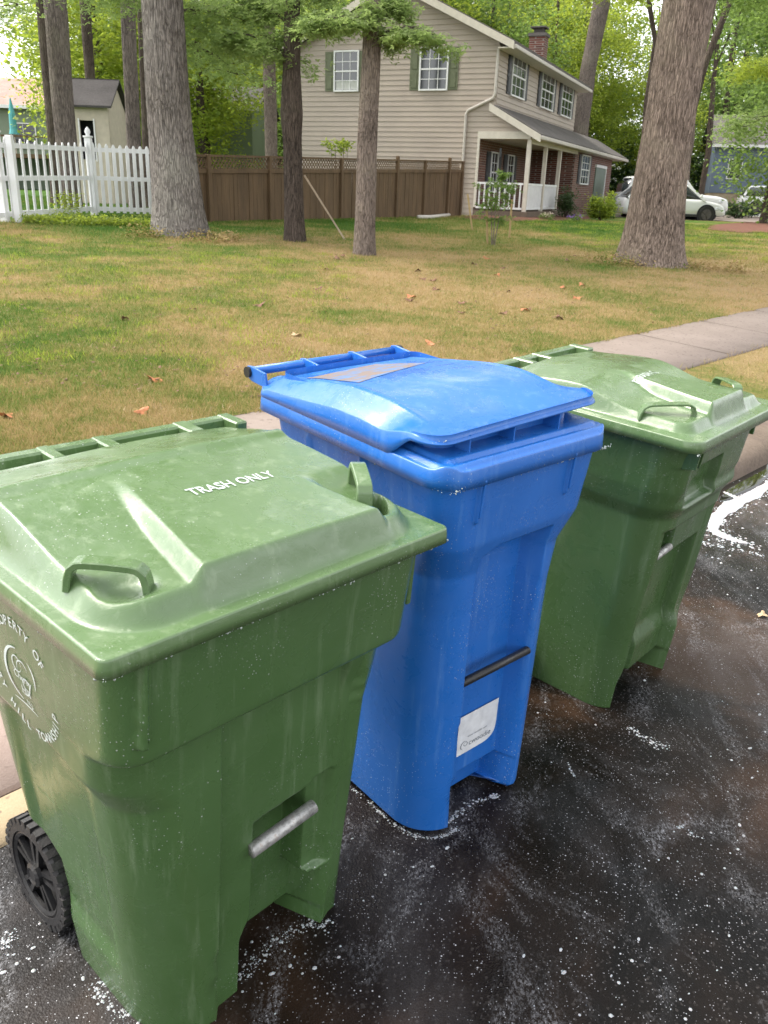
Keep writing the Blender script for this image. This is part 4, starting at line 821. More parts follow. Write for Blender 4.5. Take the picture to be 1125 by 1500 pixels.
# ------------------------------------------------------------------ fences
def share(me, name, loc, parent, rot=None, mat=None):
    o = bpy.data.objects.new(name, me); COL.objects.link(o); o.parent = parent; o.location = loc
    if rot is not None: o.rotation_euler = rot
    return o
def picket_run(fence, p0, p1, zt0, zt1, n):
    L0 = fence.location; d = (p1 - p0); ln = Vector((d.x, d.y, 0)).length; ax = Vector((d.x, d.y, 0)).normalized(); nr = Vector((ax.y, -ax.x, 0)); ang = math.atan2(ax.y, ax.x)
    w = .072
    for i in range(n):
        t = (i + .5) / n; q = p0 + d * t; top = zt0 + (zt1 - zt0) * t + .05 * math.sin(t * math.pi) * -1; zb = ground_z(q.x, q.y) + .07; h = top - zb
        m = MB(); m.prism([(-w / 2, 0, 0), (w / 2, 0, 0), (w / 2, 0, h - .05), (.012, 0, h), (-.012, 0, h), (-w / 2, 0, h - .05)], (0, .022, 0)); o = m.build('picket', VINYL, fence, bevel=.003); o.location = Vector((q.x, q.y, zb)) - L0 + nr * .03; o.rotation_euler = (0, 0, ang + R(random.uniform(-1, 1)))
    for fz in (.10, .52, .90):
        a_ = Vector((p0.x, p0.y, ground_z(p0.x, p0.y) + (zt0 - ground_z(p0.x, p0.y)) * fz)); b_ = Vector((p1.x, p1.y, ground_z(p1.x, p1.y) + (zt1 - ground_z(p1.x, p1.y)) * fz)); m = MB(L0); m.bar(a_, b_, .035, .085); m.build('rail', VINYL, fence)
def fpost(fence, q, top, w=.13, cap=True):
    L0 = fence.location; m = MB(L0); g = ground_z(q.x, q.y); m.box((q.x, q.y, 0), XYZ, (-w / 2, -w / 2, g - .1), (w / 2, w / 2, top)); po = m.build('post', VINYL, fence, bevel=.006)
    if cap: m = MB(L0); m.box((q.x, q.y, 0), XYZ, (-w * .62, -w * .62, top), (w * .62, w * .62, top + .035)); m.tube([(q.x, q.y, top + .035), (q.x, q.y, top + .06), (q.x, q.y, top + .11), (q.x, q.y, top + .16), (q.x, q.y, top + .21)], [.045, .04, .062, .045, .006], 12); m.build('post_cap', VINYL, po, smooth=True)
q0 = G(14, 326); q1 = G(139, 316); q2 = on_ground(262, 312, q1.y + 1.0); qm = G(-95, 345)
pf = thing('picket_fence', 'white vinyl picket fence with finial capped posts at the left', 'fence', tuple(q0))
zt = lambda px, py, q: at(px, py, q.y).z
T0 = zt(24, 200, q0); T1 = zt(136, 208, q1); T2 = zt(230, 212, q2)
picket_run(pf, q0, q1, T0, T1, 13); picket_run(pf, q1, q2, T1, T2, 13); picket_run(pf, qm, q0, zt(-95, 205, qm), T0, 9)
fpost(pf, q0 + Vector((-.07, 0, 0)), T0 + .06); fpost(pf, q0 + Vector((.16, .03, 0)), T0 + .02, .11, False); fpost(pf, q1, T1 + .08); fpost(pf, q2, T2 + .06)
f0 = on_ground(262, 330, 18.2); f1 = on_ground(672, 312, 31.8); d = f1 - f0; ln = Vector((d.x, d.y, 0)).length; ax = Vector((d.x, d.y, 0)).normalized(); ang = math.atan2(ax.y, ax.x); nr = Vector((ax.y, -ax.x, 0))
wf = thing('wood_fence', 'weathered brown board fence with lattice top running to the house', 'fence', tuple(f0)); F0 = wf.location.copy()
t0, t1 = at(262, 227, f0.y).z, at(672, 237, f1.y).z
zat = lambda t: t0 + (t1 - t0) * t
def ft(t): q = f0 + d * t; q.z = ground_z(q.x, q.y); return q
meB = []
for k in range(5): m = MB(); m.box((0, 0, 0), XYZ, (-.069, -.01, 0), (.069, .012, 1.0)); o = m.build('tmp', FENCEWOOD); meB.append(o.data); bpy.data.objects.remove(o)
nb_ = int(ln / .145); lat = .30
for i in range(nb_):
    t = (i + .5) / nb_; q = ft(t); h = zat(t) - lat * (1) - q.z; o = share(meB[i % 5], 'board', Vector((q.x, q.y, q.z + .02)) - F0 + nr * random.uniform(-.008, .008), wf, (R(random.uniform(-.4, .4)), 0, ang)); o.scale = (1, 1, h)
for t_a, off in ((0, 0),):
    m = MB(F0); qa, qb = ft(0), ft(1); m.bar(Vector((qa.x, qa.y, zat(0) - lat)) + nr * .02, Vector((qb.x, qb.y, zat(1) - lat)) + nr * .02, .05, .09); m.build('rail', FENCEWOOD, wf)
    m = MB(F0); m.bar(Vector((qa.x, qa.y, zat(0))) + nr * .02, Vector((qb.x, qb.y, zat(1))) + nr * .02, .06, .05); m.build('rail', FENCEWOOD, wf)
m = MB(F0); nl = int(ln / .125)
for i in range(-4, nl):
    for sg in (0, 1):
        ta_, tb_ = (i + (0 if sg else 2.1)) / nl, (i + (2.1 if sg else 0)) / nl
        za = 0.02; 
        A_, B_ = (ta_, tb_); 
        if min(A_, B_) < 0 or max(A_, B_) > 1: continue
        qa, qb = ft(A_), ft(B_); m.bar(Vector((qa.x, qa.y, zat(A_) - lat + .03)) + nr * (.004 * sg), Vector((qb.x, qb.y, zat(B_) - .02)) + nr * (.004 * sg), .008, .026)
m.build('lattice', FENCEWOOD, wf, kind='stuff')
def tpx(px):
    best = min(range(401), key=lambda i: abs(((lambda q: 562.5 + FPX * (q.x * 1.0) / (q.y * cp + (CAM_H - q.z) * sp))(ft(i / 400)) + 8) - px)); return best / 400
for px in (300, 388, 491, 571, 611, 646, 670):
    t = tpx(px); q = ft(t); m = MB(F0); ex = .12 if px in (571, 646) else .03; m.box((q.x, q.y, 0), (ax, nr, UPV), (-.055, .0, q.z - .1), (.055, .09, zat(t) + ex)); m.build('post', FENCEWOOD, wf, bevel=.01)

# ------------------------------------------------------------------ vehicles
CARW = NM('white_car_paint', .22, 0, .6).set((.70, .71, .73)); TYRE = plain('car_tyre', (.018, .018, .019), .7); RIMM = NM('dark_wheel_rim', .35, .8).set((.10, .095, .09)); HEADL = NM('headlight_glass', .08).set((.55, .58, .62)); TAIL = NM('tail_light', .2).set((.25, .02, .02))
def car(name, label, P0, heading, Lc, hood, body_prof, cab_prof, wheels, wr, wid=1.85, group=None, pick=False, rimr=.62):
    """stations measured from the rear; body_prof (x, z_top, half_w, z_bot), cab_prof (x, z_roof, half_w_top)"""
    c = thing(name, label, 'car' if not pick else 'truck', tuple(P0), group); c.rotation_euler = (0, 0, heading); hw = wid / 2
    x = np.linspace(body_prof[0][0], body_prof[-1][0], 60); bpz = np.interp(x, [q[0] for q in body_prof], [q[1] for q in body_prof]); bw = np.interp(x, [q[0] for q in body_prof], [q[2] for q in body_prof]); bb = np.interp(x, [q[0] for q in body_prof], [q[3] for q in body_prof])
    cs = [(-.75, 0, 0), (-1, .05, .12), (-1.0, 0, .45), (-.985, 0, .8), (-.93, 0, .97), (-.6, 0, 1.0), (.6, 0, 1.0), (.93, 0, .97), (.985, 0, .8), (1.0, 0, .45), (1, .05, .12), (.75, 0, 0)]
    A = np.array([[[xx, s[0] * w_, zb_ + (zt_ - zb_) * s[2]] for s in cs] for xx, zt_, w_, zb_ in zip(x, bpz, bw, bb)])
    ce = lambda r: np.stack([r[:, 0], r[:, 1] * 0, np.full(len(r), r[:, 2].mean())], -1)[None]
    A = np.concatenate([ce(A[0]), A, ce(A[-1])], 0); np_obj('body', A, grid_faces(A.shape[0], A.shape[1], wrap=True), CARW, c)
    x = np.linspace(cab_prof[0][0], cab_prof[-1][0], 30); cz = np.interp(x, [q[0] for q in cab_prof], [q[1] for q in cab_prof]); cw = np.interp(x, [q[0] for q in cab_prof], [q[2] for q in cab_prof]); zb = np.interp(x, [q[0] for q in body_prof], [q[1] for q in body_prof]) - .06
    A = np.array([[[xx, -hw * .93, z_b], [xx, -(w_ + hw * .93) / 2 - .02, (z_b + zt_) / 2], [xx, -w_, max(zt_ - .07, z_b)], [xx, w_, max(zt_ - .07, z_b)], [xx, (w_ + hw * .93) / 2 + .02, (z_b + zt_) / 2], [xx, hw * .93, z_b]] for xx, zt_, w_, z_b in zip(x, cz, cw, zb)])
    A = np.concatenate([ce(A[0]), A, ce(A[-1])], 0); np_obj('glasshouse', A, grid_faces(A.shape[0], A.shape[1], wrap=True), GLASS, c)
    top = cz > cz.max() - .16; xr = x[top]; zr = cz[top]; wr_ = cw[top]
    A = np.array([[[xx, s * w_ * k, zt_ + dz] for s, k, dz in ((-1, 1.03, -.12), (-1, 1.0, -.04), (-1, .8, .005), (1, .8, .005), (1, 1.0, -.04), (1, 1.03, -.12))] for xx, zt_, w_ in zip(xr, zr, wr_)])
    np_obj('roof', A, grid_faces(A.shape[0], A.shape[1], wrap=True), CARW, c)
    def pillar(xa, xb):
        for s in (-1, 1):
            za = np.interp(xa, [q[0] for q in body_prof], [q[1] for q in body_prof]) - .05; zt_ = np.interp(xb, [q[0] for q in cab_prof], [q[1] for q in cab_prof]) - .06; wt = np.interp(xb, [q[0] for q in cab_prof], [q[2] for q in cab_prof])
            m = MB(); m.bar((xa, s * hw * .94, za), ((xa + xb) / 2, s * ((wt + hw * .93) / 2 + .03), (za + zt_) / 2), .05, .11, (1, 0, 0)); m.bar(((xa + xb) / 2, s * ((wt + hw * .93) / 2 + .03), (za + zt_) / 2), (xb, s * (wt + .02), zt_), .05, .11, (1, 0, 0)); m.build('pillar', CARW, c)
    for xa, xb in ((cab_prof[0][0] + .05, cab_prof[1][0]), (cab_prof[-1][0] - .08, cab_prof[-2][0]), ((cab_prof[1][0] + cab_prof[-2][0]) / 2, (cab_prof[1][0] + cab_prof[-2][0]) / 2)): pillar(xa, xb)
    for wx in wheels:
        for s in (-1, 1):
            m = MB(); m.tube([(wx, s * (hw - .24), wr), (wx, s * (hw + .012), wr)], wr + .07, 28); m.build('wheel_arch', DARK, c)
            m = MB(); m.tube([(wx, s * (hw - .22), wr), (wx, s * (hw + .0), wr), (wx, s * (hw + .03), wr)], [wr, wr, wr * .93], 28); w_ = m.build('wheel', TYRE, c)
            m = MB(); m.tube([(wx, s * (hw + .02), wr), (wx, s * (hw + .036), wr)], wr * rimr, 24)
            for k in range(5): a = k * 2 * math.pi / 5; m.bar((wx, s * (hw + .045), wr), (wx + math.cos(a) * wr * rimr, s * (hw + .04), wr + math.sin(a) * wr * rimr), .03, .06, (0, 1, 0))
            m.build('rim', RIMM, w_)
    xe = body_prof[-1][0]; zt_ = body_prof[-2][1]
    for s in (-1, 1):
        m = MB(); m.bar((xe - .55, s * (hw - .03), zt_ - .10), (xe - .04, s * (hw - .28), zt_ - .18), .10, .13); m.build('headlight', HEADL, c, bevel=.02)
        m = MB(); m.bar((cab_prof[-1][0] - .35, s * (hw + .02), 1.12), (cab_prof[-1][0] - .35, s * (hw + .20), 1.14), .10, .13); m.build('side_mirror', CARW, c, bevel=.02)
    m = MB(); m.box((0, 0, 0), XYZ, (xe - .06, -.6, .30), (xe + .02, .6, .62)); m.build('grille', DARK, c, bevel=.02)
    m = MB(); m.box((0, 0, 0), XYZ, (body_prof[0][0] + .5, -hw - .01, .26), (xe - .5, hw + .01, .36)); m.build('sill', BLACKP, c)
    for xx in (cab_prof[1][0] + .9, (cab_prof[1][0] + cab_prof[-2][0]) / 2 + .35):
        for s in (-1, 1): m = MB(); m.bar((xx, s * (hw + .012), .86), (xx + .2, s * (hw + .012), .86), .03, .03); m.build('door_handle', GUTTER, c)
    return c
def car_place(px, py, Y): p = at(px, py, Y); return Vector((p.x, p.y, ground_z(p.x, p.y)))
YC = 42.0; pc = at(903, 322, YC); zc = at(1000, 325, YC).z; Lc = at(1054, 322, YC).x - pc.x
sc_ = Lc / 4.75
suv = car('parked_car', 'white crossover with dark wheels parked behind the right tree', (pc.x, YC, zc), R(2), 4.75, 0, [(0, .75, .70, .35), (.1, 1.0, .86, .28), (.5, 1.04, .92, .25), (3.5, 1.0, .92, .25), (4.3, .86, .88, .25), (4.62, .72, .78, .28), (4.75, .55, .66, .32)], [(.12, 1.06, .55), (.75, 1.55, .60), (2.3, 1.66, .62), (2.9, 1.60, .60), (3.75, 1.0, .60)], [.85, 3.78], .36)
suv.scale = (sc_, sc_, sc_)
pt = at(903, 300, YC + 3.2)
trk = car('parked_truck', 'taller white pickup truck parked behind the white crossover', (pt.x, YC + 3.2, zc), R(2), 5.4, 0, [(0, 1.1, .85, .5), (.1, 1.25, .95, .45), (3.3, 1.28, .97, .42), (4.9, 1.18, .95, .42), (5.3, 1.05, .88, .45), (5.4, .8, .8, .5)], [(.15, 1.7, .72), (.5, 1.98, .74), (2.9, 2.0, .74), (3.1, 1.96, .72), (3.75, 1.28, .72)], [1.0, 4.35], .40, 1.98, pick=True)
pv = at(1080, 308, 52); van = car('parked_car', 'white wagon parked by the blue house at the far right edge', (pv.x, 52, at(1100, 313, 52).z), R(-12), 4.7, 0, [(0, .9, .80, .35), (.1, 1.02, .88, .28), (3.5, 1.0, .92, .25), (4.4, .9, .88, .25), (4.7, .6, .7, .3)], [(.05, 1.2, .62), (.35, 1.5, .62), (2.6, 1.55, .62), (3.0, 1.5, .6), (3.7, 1.0, .6)], [.85, 3.75], .34)
# driveway beyond the lawn
gx = np.linspace(8, 40, 33); gy = np.linspace(41, 56, 12); X, Y = np.meshgrid(gx, gy); np_obj('far_driveway', np.stack([X, Y, np.vectorize(ground_z)(X, Y) + .03], -1), grid_faces(12, 33), WALK, kind='structure')

# ------------------------------------------------------------------ trees
def trunk_mesh(path, seed, furrow=.04, nf=22, na=96, flare=.5, fh=.45, close=True):
    """path: list of (Vector, radius) from the ground up"""
    r = np.random.default_rng(seed); P = np.array([list(p[0]) for p in path]); Rr = np.array([p[1] for p in path]); seg = np.r_[0, np.cumsum(np.linalg.norm(np.diff(P, axis=0), axis=1))]
    n = max(20, int(seg[-1] / .11)); s = np.r_[np.linspace(0, 1.2, 14)[:-1], np.linspace(1.2, seg[-1], n)] if seg[-1] > 2 else np.linspace(0, seg[-1], 12)
    C = np.stack([np.interp(s, seg, P[:, i]) for i in range(3)], 1)
    for _ in range(4): C[1:-1] = (C[:-2] + 2 * C[1:-1] + C[2:]) / 4
    rad = np.interp(s, seg, Rr); th = np.linspace(0, 2 * np.pi, na, endpoint=False); S_, T_ = np.meshgrid(s, th, indexing='ij')
    wob = sum(np.sin(S_ * f_ + p_ + T_ * q_) * a_ for f_, p_, q_, a_ in zip((1.3, 2.9, 5.7, 9.0), r.random(4) * 6, (1, 2, -1, 3), (.5, .3, .2, .12)))
    fur = np.abs(np.sin(T_ * nf / 2 + wob * 1.5)) ** .6 * .6 + np.abs(np.sin(T_ * nf * .81 - wob * 1.8 + 1)) ** .7 * .4
    lump = sum(np.sin(S_ * f_ + p_ + T_ * q_) * a_ for f_, p_, q_, a_ in zip((.6, 1.7, 3.1), r.random(3) * 6, (2, 3, -1), (.03, .02, .015)))
    fl = flare * np.exp(-S_ / fh) * (1 + .30 * np.sin(T_ * 5 + r.random() * 6) + .15 * np.sin(T_ * 9 + 1)) + .10 * flare * np.exp(-S_ / (fh * 3))
    RR = .94 * rad[:, None] * (1 + lump + fl + furrow * (fur - .5) * 2 * (.09 / np.maximum(rad[:, None], .09)) ** .3)
    ax = np.gradient(C, axis=0); ax /= np.linalg.norm(ax, axis=1)[:, None]; X = np.stack([ax[:, 2], 0 * ax[:, 0], -ax[:, 0]], 1); X /= np.linalg.norm(X, axis=1)[:, None]; Y = np.cross(ax, X)
    V = C[:, None, :] + RR[..., None] * (np.cos(T_)[..., None] * X[:, None, :] + np.sin(T_)[..., None] * Y[:, None, :]); return V, grid_faces(len(s), na, wrap=True, flip=True)
def ell_clumps(c, rad, K, cr_, seed, shell=.5, flat=0):
    r = np.random.default_rng(seed); d = r.normal(0, 1, (K, 3)); d /= np.linalg.norm(d, axis=1)[:, None]; q = r.random(K) ** (1 / 3.) * (1 - shell * .35) + shell * .35 * r.random(K) ** .3
    ang = np.arctan2(d[:, 1], d[:, 0]); lob = 1 + .22 * np.sin(ang * 3 + seed) + .18 * np.sin(d[:, 2] * 5 + seed * 2)
    return np.c_[np.array(c) + d * (q * lob)[:, None] * np.array(rad), cr_ * (.6 + .8 * r.random(K))]
def branchy(points, r0, r1): m = MB(); n = len(points); m.tube(points, [r0 + (r1 - r0) * i / (n - 1) for i in range(n)], 7); return m

def big_tree(name, label, bpx, tops, Y, mat, wfun, hgt, crown_c, crown_r, leafm, seed, furrow=.045, nf=22, flare=.45, fh=.4, K=150, group=None, per=60, lsize=.20, base=None):
    """tops: [(px,py)] trunk centre points above the base at the same depth; wfun: widths in photo pixels"""
    b = base or (G(*bpx) if Y is None else on_ground(*bpx, Y)); Yb = b.y
    t = thing(name, label, 'tree', tuple(b), group); L0 = t.location.copy(); path = [(b - Vector((0, 0, .25)), wfun[0] / FPX * Yb * .5)]
    for (px, py), w_ in zip(tops, wfun[1:]):
        p = at(px, py, Yb); path.append((p, w_ / FPX * Yb * .5 * 1.0))
    p0, p1 = path[-2][0], path[-1][0]; d = (p1 - p0).normalized(); d = (d + UPV * 1.2).normalized(); rt_ = path[-1][1]
    for i in range(1, 5): path.append((p1 + d * (hgt - p1.z) * i / 4, rt_ * (1 - .17 * i)))
    V, F = trunk_mesh([(q - L0, r_) for q, r_ in path], seed, furrow, nf, flare=flare, fh=fh); np_obj('trunk', V, F, mat, t)
    r = random.Random(seed); cc = Vector(crown_c) + path[-1][0] - L0
    for i in range(7):
        a_ = i * 2.4 + seed; q = p1.lerp(path[-1][0], .15 + .11 * i) - L0; e = cc + Vector((math.cos(a_) * crown_r[0] * .7, math.sin(a_) * crown_r[1] * .7, r.uniform(-.3, .4) * crown_r[2])); branchy([q, q.lerp(e, .35) + Vector((0, 0, .4)), q.lerp(e, .7) + Vector((0, 0, .5)), e], rt_ * .34, .03).build('limb', mat, t, smooth=True)
    V, F = leaf_cloud(ell_clumps(tuple(cc), crown_r, K, 1.0, seed), per, lsize, seed); np_obj('crown', V, F, leafm, t, smooth=False)
    return t, L0, path
def spray(t, L0, start, end, seed, mat, n=9, size=.085, spread=.55, per=70, droop=.25, name='crown', wood=BARK_DARK, r0=.03):
    """a leafy low branch reaching from the trunk"""
    r = random.Random(seed); s_, e_ = Vector(start), Vector(end); pts = [s_.lerp(e_, k / 5) + Vector((0, 0, .5 * math.sin(k / 5 * 2.2) * .6)) for k in range(6)]; branchy([p - L0 for p in pts], r0, .006).build('limb', wood, t, smooth=True)
    cl = []; mb = MB(); 
    for i in range(n):
        k = .25 + .75 * i / (n - 1); f = k * 5; a = pts[int(min(f, 4))].lerp(pts[int(min(f, 4)) + 1], f - int(min(f, 4))); dirv = Vector((r.uniform(-1, 1), r.uniform(-1, 1), r.uniform(-.15, .25))) * spread * (1.15 - .4 * k); b = a + dirv - Vector((0, 0, droop * .5)); mb.tube([a - L0, (a + b) / 2 - L0 + Vector((0, 0, .05)), b - L0], [.010, .007, .003], 5)
        for q in (.35, .7, 1.0): p = a.lerp(b, q) - L0 + Vector((r.uniform(-.1, .1), r.uniform(-.1, .1), -droop * .2 * q)); cl.append((p.x, p.y, p.z, .30 * (spread / .55)))
    mb.build('twigs', wood, t, kind='stuff'); cl = np.array(cl); cl[:, 3] *= .9
    V, F = leaf_cloud(cl, per // 2, size, seed, 'star', .9); np_obj(name, V, F, mat, t, smooth=False)

T1, L1, P1 = big_tree('oak_tree', 'thick pale grey barked oak in front of the picket fence end', (265, 346), [(262, 300), (250, 200), (243, 100), (237, 0)], None, BARK_OAK, [78, 68, 59, 56, 54], 13, (0, 0, 2.5), (3.4, 3.4, 2.6), LEAF_M, 3, .065, 40, .32, .28, K=120)
T2, L2, P2 = big_tree('maple_tree', 'slim dark barked tree with a knob midway, in front of the wood fence', (432, 354), [(431, 300), (428, 205), (427, 165), (427, 100), (428, 0)], None, BARK_DARK, [30, 26, 25, 30, 23, 20], 10, (0, 0, 1.8), (2.4, 2.4, 2.0), LEAF_P, 5, .05, 22, .45, .22, K=60)
T3, L3, P3 = big_tree('maple_tree', 'slim grey brown tree in front of the house gable, nearest of the two slim trunks', (534, 374), [(535, 320), (538, 200), (543, 100), (547, 0)], None, BARK_SMOOTH, [32, 29, 27, 25, 22], 10, (0, 0, 1.8), (2.4, 2.4, 2.0), LEAF_P, 6, .035, 24, .40, .20, K=60)
T4, L4, P4 = big_tree('oak_tree', 'thick leaning brown trunk with furrowed bark right of the house', (953, 387), [(962, 300), (976, 200), (993, 100), (1011, 0)], None, BARK_BROWN, [84, 76, 67, 66, 66], 13, (0, 0, 2.5), (3.6, 3.4, 2.6), LEAF_M, 9, .085, 46, .50, .38, K=120)
def small_trunk(name, label, bpx, Y, tops, ws, mat, hgt, seed, leafm=LEAF_M, cr_=(2.6, 2.6, 2.2), K=70, group=None, **k):
    return big_tree(name, label, bpx, tops, Y, mat, ws, hgt, (0, 0, 1.0), cr_, leafm, seed, .05, 16, .25, .2, K=K, group=group, per=50, lsize=.26, **k)
small_trunk('shade_tree', 'dark trunk directly behind the picket fence, overlapping the shed roof on its left', (104, 300), 20.5, [(97, 205), (88, 100), (80, 0)], [31, 29, 29, 29], BARK_MID, 11, 21)
small_trunk('shade_tree', 'nearly black trunk half hidden behind the grey trunk left of the shed', (84, 300), 24, [(80, 205), (71, 100), (63, 0)], [20, 18, 19, 19], BARK_DARK, 12, 22)
small_trunk('shade_tree', 'thin black trunk rising from behind the shed roof', (137, 300), 31, [(133, 130), (128, 60), (124, 0)], [14, 13, 13, 13], BARK_DARK, 13, 23)
small_trunk('shade_tree', 'straight grey trunk standing right of the shed', (198, 300), 21.5, [(196, 205), (191, 100), (187, 0)], [20, 20, 19, 19], BARK_MID, 11, 24)
small_trunk('shade_tree', 'dark trunk peeking out left of the thick pale oak', (219, 300), 25, [(216, 205), (212, 100), (208, 0)], [14, 14, 14, 14], BARK_DARK, 12, 25)
small_trunk('shade_tree', 'light brown trunk behind the lattice fence left of the gable wall', (398, 300), 30, [(397, 200), (395, 120), (393, 0)], [17, 17, 17, 14], BARK_SMOOTH, 12, 26)
small_trunk('shade_tree', 'tall trunk rising behind the porch roof of the taupe house', (846, 300), 52, [(850, 190), (862, 100), (882, 0)], [24, 21, 21, 23], BARK_MID, 19, 27, cr_=(5, 5, 4), K=120)
small_trunk('shade_tree', 'dark trunk leaning out to the right behind the thick furrowed trunk', (985, 310), 24, [(1005, 200), (1032, 95), (1070, 0)], [11, 10, 9, 8], BARK_DARK, 11, 28)
small_trunk('shade_tree', 'thin crooked dark trunk left of the thick furrowed trunk', (938, 300), 55, [(941, 237), (947, 150), (960, 60), (950, 0)], [9, 8, 7, 6, 6], BARK_DARK, 16, 29)
small_trunk('shade_tree', 'thin pale trunk just right of the thick furrowed trunk', (1004, 300), 50, [(1008, 230), (1013, 205), (1018, 100)], [9, 8, 8, 6], BARK_SMOOTH, 13, 30)
small_trunk('shade_tree', 'thin dark trunk left of the slate blue house', (1027, 300), 56, [(1029, 270), (1038, 222), (1045, 120)], [9, 8, 8, 6], BARK_DARK, 13, 31)
# low leafy branches in view
def sp_(t, L0, a, b, Ya, Yb, seed, mat, **k): spray(t, L0, at(*a, Ya), at(*b, Yb), seed, mat, **k)
y1, y2, y3, y4 = L1.y, L2.y, L3.y, L4.y
sp_(T2, L2, (427, 70), (500, 40), y2, y2 - .4, 1, LEAF_P, spread=.5, per=100)
sp_(T2, L2, (427, 90), (330, 75), y2, y2 - .3, 2, LEAF_P, spread=.6, per=110)
sp_(T2, L2, (427, 40), (345, 20), y2, y2 + .8, 3, LEAF_P, spread=.7, per=110)
sp_(T2, L2, (427, 20), (480, -5), y2, y2 + .3, 4, LEAF_P, spread=.6, per=100)
sp_(T3, L3, (545, 60), (632, 78), y3, y3 - .6, 5, LEAF_P, spread=.42, per=90, droop=.3)
sp_(T3, L3, (545, 50), (475, 62), y3, y3 - .5, 6, LEAF_P, spread=.4, per=80)
sp_(T3, L3, (545, 20), (590, 40), y3, y3 + .3, 7, LEAF_P, spread=.4, per=70)
sp_(T1, L1, (245, 20), (345, 60), y1, y1 + 1.6, 8, LEAF_P, spread=1.0, per=90, n=11)
sp_(T1, L1, (245, 60), (350, 130), y1 + 1, y1 + 2.4, 9, LEAF_P, spread=1.0, per=80, n=10)
sp_(T1, L1, (240, 0), (160, 20), y1, y1 + 2, 10, LEAF_P, spread=.9, per=70, n=9)
sp_(T1, L1, (240, -20), (60, -10), y1, y1 + 1, 11, LEAF_P, spread=.9, per=70, n=9)
sp_(T4, L4, (1010, 0), (740, -8), y4 + 3, y4 + 3.4, 12, LEAF_Y, spread=.7, per=90, n=12)
sp_(T4, L4, (1005, -30), (1110, 10), y4 + 3, y4 + 5, 13, LEAF_M, spread=1.1, per=120, n=12)
# branch over the far right, coming from a tree standing outside the picture
TR, LR, PR = small_trunk('maple_tree', 'leafy tree whose low branch hangs before the slate blue house at right', (1215, 330), 24, [(1213, 200), (1212, 100), (1215, 0)], [26, 24, 22, 20], BARK_MID, 11, 33, LEAF_Y)
sp_(TR, LR, (1213, 150), (1092, 200), 24, 23.5, 14, LEAF_P, spread=.85, per=100, n=11, droop=.25)
sp_(TR, LR, (1213, 90), (1100, 120), 24, 24.5, 15, LEAF_Y, spread=.9, per=120, n=12, droop=.3)
# tree at the far left whose twigs show against the sky
TLf, LLf, PLf = small_trunk('maple_tree', 'pale leaved tree reaching over the picket fence at the upper left corner', (-120, 340), 19, [(-118, 200), (-115, 100), (-112, 0)], [30, 27, 24, 20], BARK_MID, 11, 34, LEAF_P)
sp_(TLf, LLf, (-115, 60), (45, 25), 19, 19.5, 16, LEAF_P, spread=.8, per=60, n=10)

# background wood: a few crown meshes shared by many individual trees
def wood_mesh(seed, K, per, size, rad, zc):
    V, F = leaf_cloud(np.concatenate([ell_clumps((0, 0, zc), rad, K, 1.0, seed, .7), ell_clumps((.4, 0, zc * .5), (rad[0] * .75, rad[1] * .75, rad[2] * .6), K // 3, .9, seed + 50)]), per, size, seed); return np_mesh('crown', V, F, False)
WM = [wood_mesh(100 + i, 110, 105, .17, (3.4, 3.4, 4.4), 6.2) for i in range(4)]; TM = []
for i in range(3):
    V, F = trunk_mesh([(Vector((0, 0, -.4)), .17), (Vector((.1, 0, 3)), .15), (Vector((-.1, .1, 7)), .11), (Vector((.15, 0, 11)), .05)], 60 + i, .06, 10, na=16); TM.append(np_mesh('trunk', V, F))
rw = random.Random(11); placed = []; wl = {'Y': LEAF_Y, 'M': LEAF_M, 'D': LEAF_D, 'P': LEAF_P}
for me in WM: me.materials.append(None)
for me in TM: me.materials.append(BARK_DARK)
def woods(x, y, sc, lm, label, group):
    z = ground_z(x, y); t = thing('woodland_tree', label, 'tree', (x, y, z), group); t.rotation_euler = (0, 0, rw.uniform(0, 6.28)); t.scale = (sc * rw.uniform(.9, 1.15), sc * rw.uniform(.9, 1.15), sc * rw.uniform(.95, 1.2))
    for nm_, me in (('trunk', rw.choice(TM)), ('crown', rw.choice(WM))):
        o = bpy.data.objects.new(nm_, me); COL.objects.link(o); o.parent = t
        if nm_ == 'crown': o.material_slots[0].link = 'OBJECT'; o.material_slots[0].material = lm
lab = {'Y': ('bright yellow green woodland tree in the wood behind the houses', 'sunlit woodland trees behind the houses'), 'M': ('mid green woodland tree in the wood behind the houses', 'mid green woodland trees behind the houses'), 'D': ('dark green woodland tree in the wood behind the houses', 'dark woodland trees behind the houses')}
def blocked(x, y):
    az = math.degrees(math.atan2(x, y))
    if -7 < x < 12 and 31 < y < 52: return True
    if 7 < x < 42 and 38 < y < 72 and not (y > 62 and x < 20): return True
    if -32 < x < -12 and 44 < y < 62: return True
    if -14 < x < -6 and 42 < y < 53: return True
    if -14.5 < x < -8 and 22 < y < 32: return True
    return False
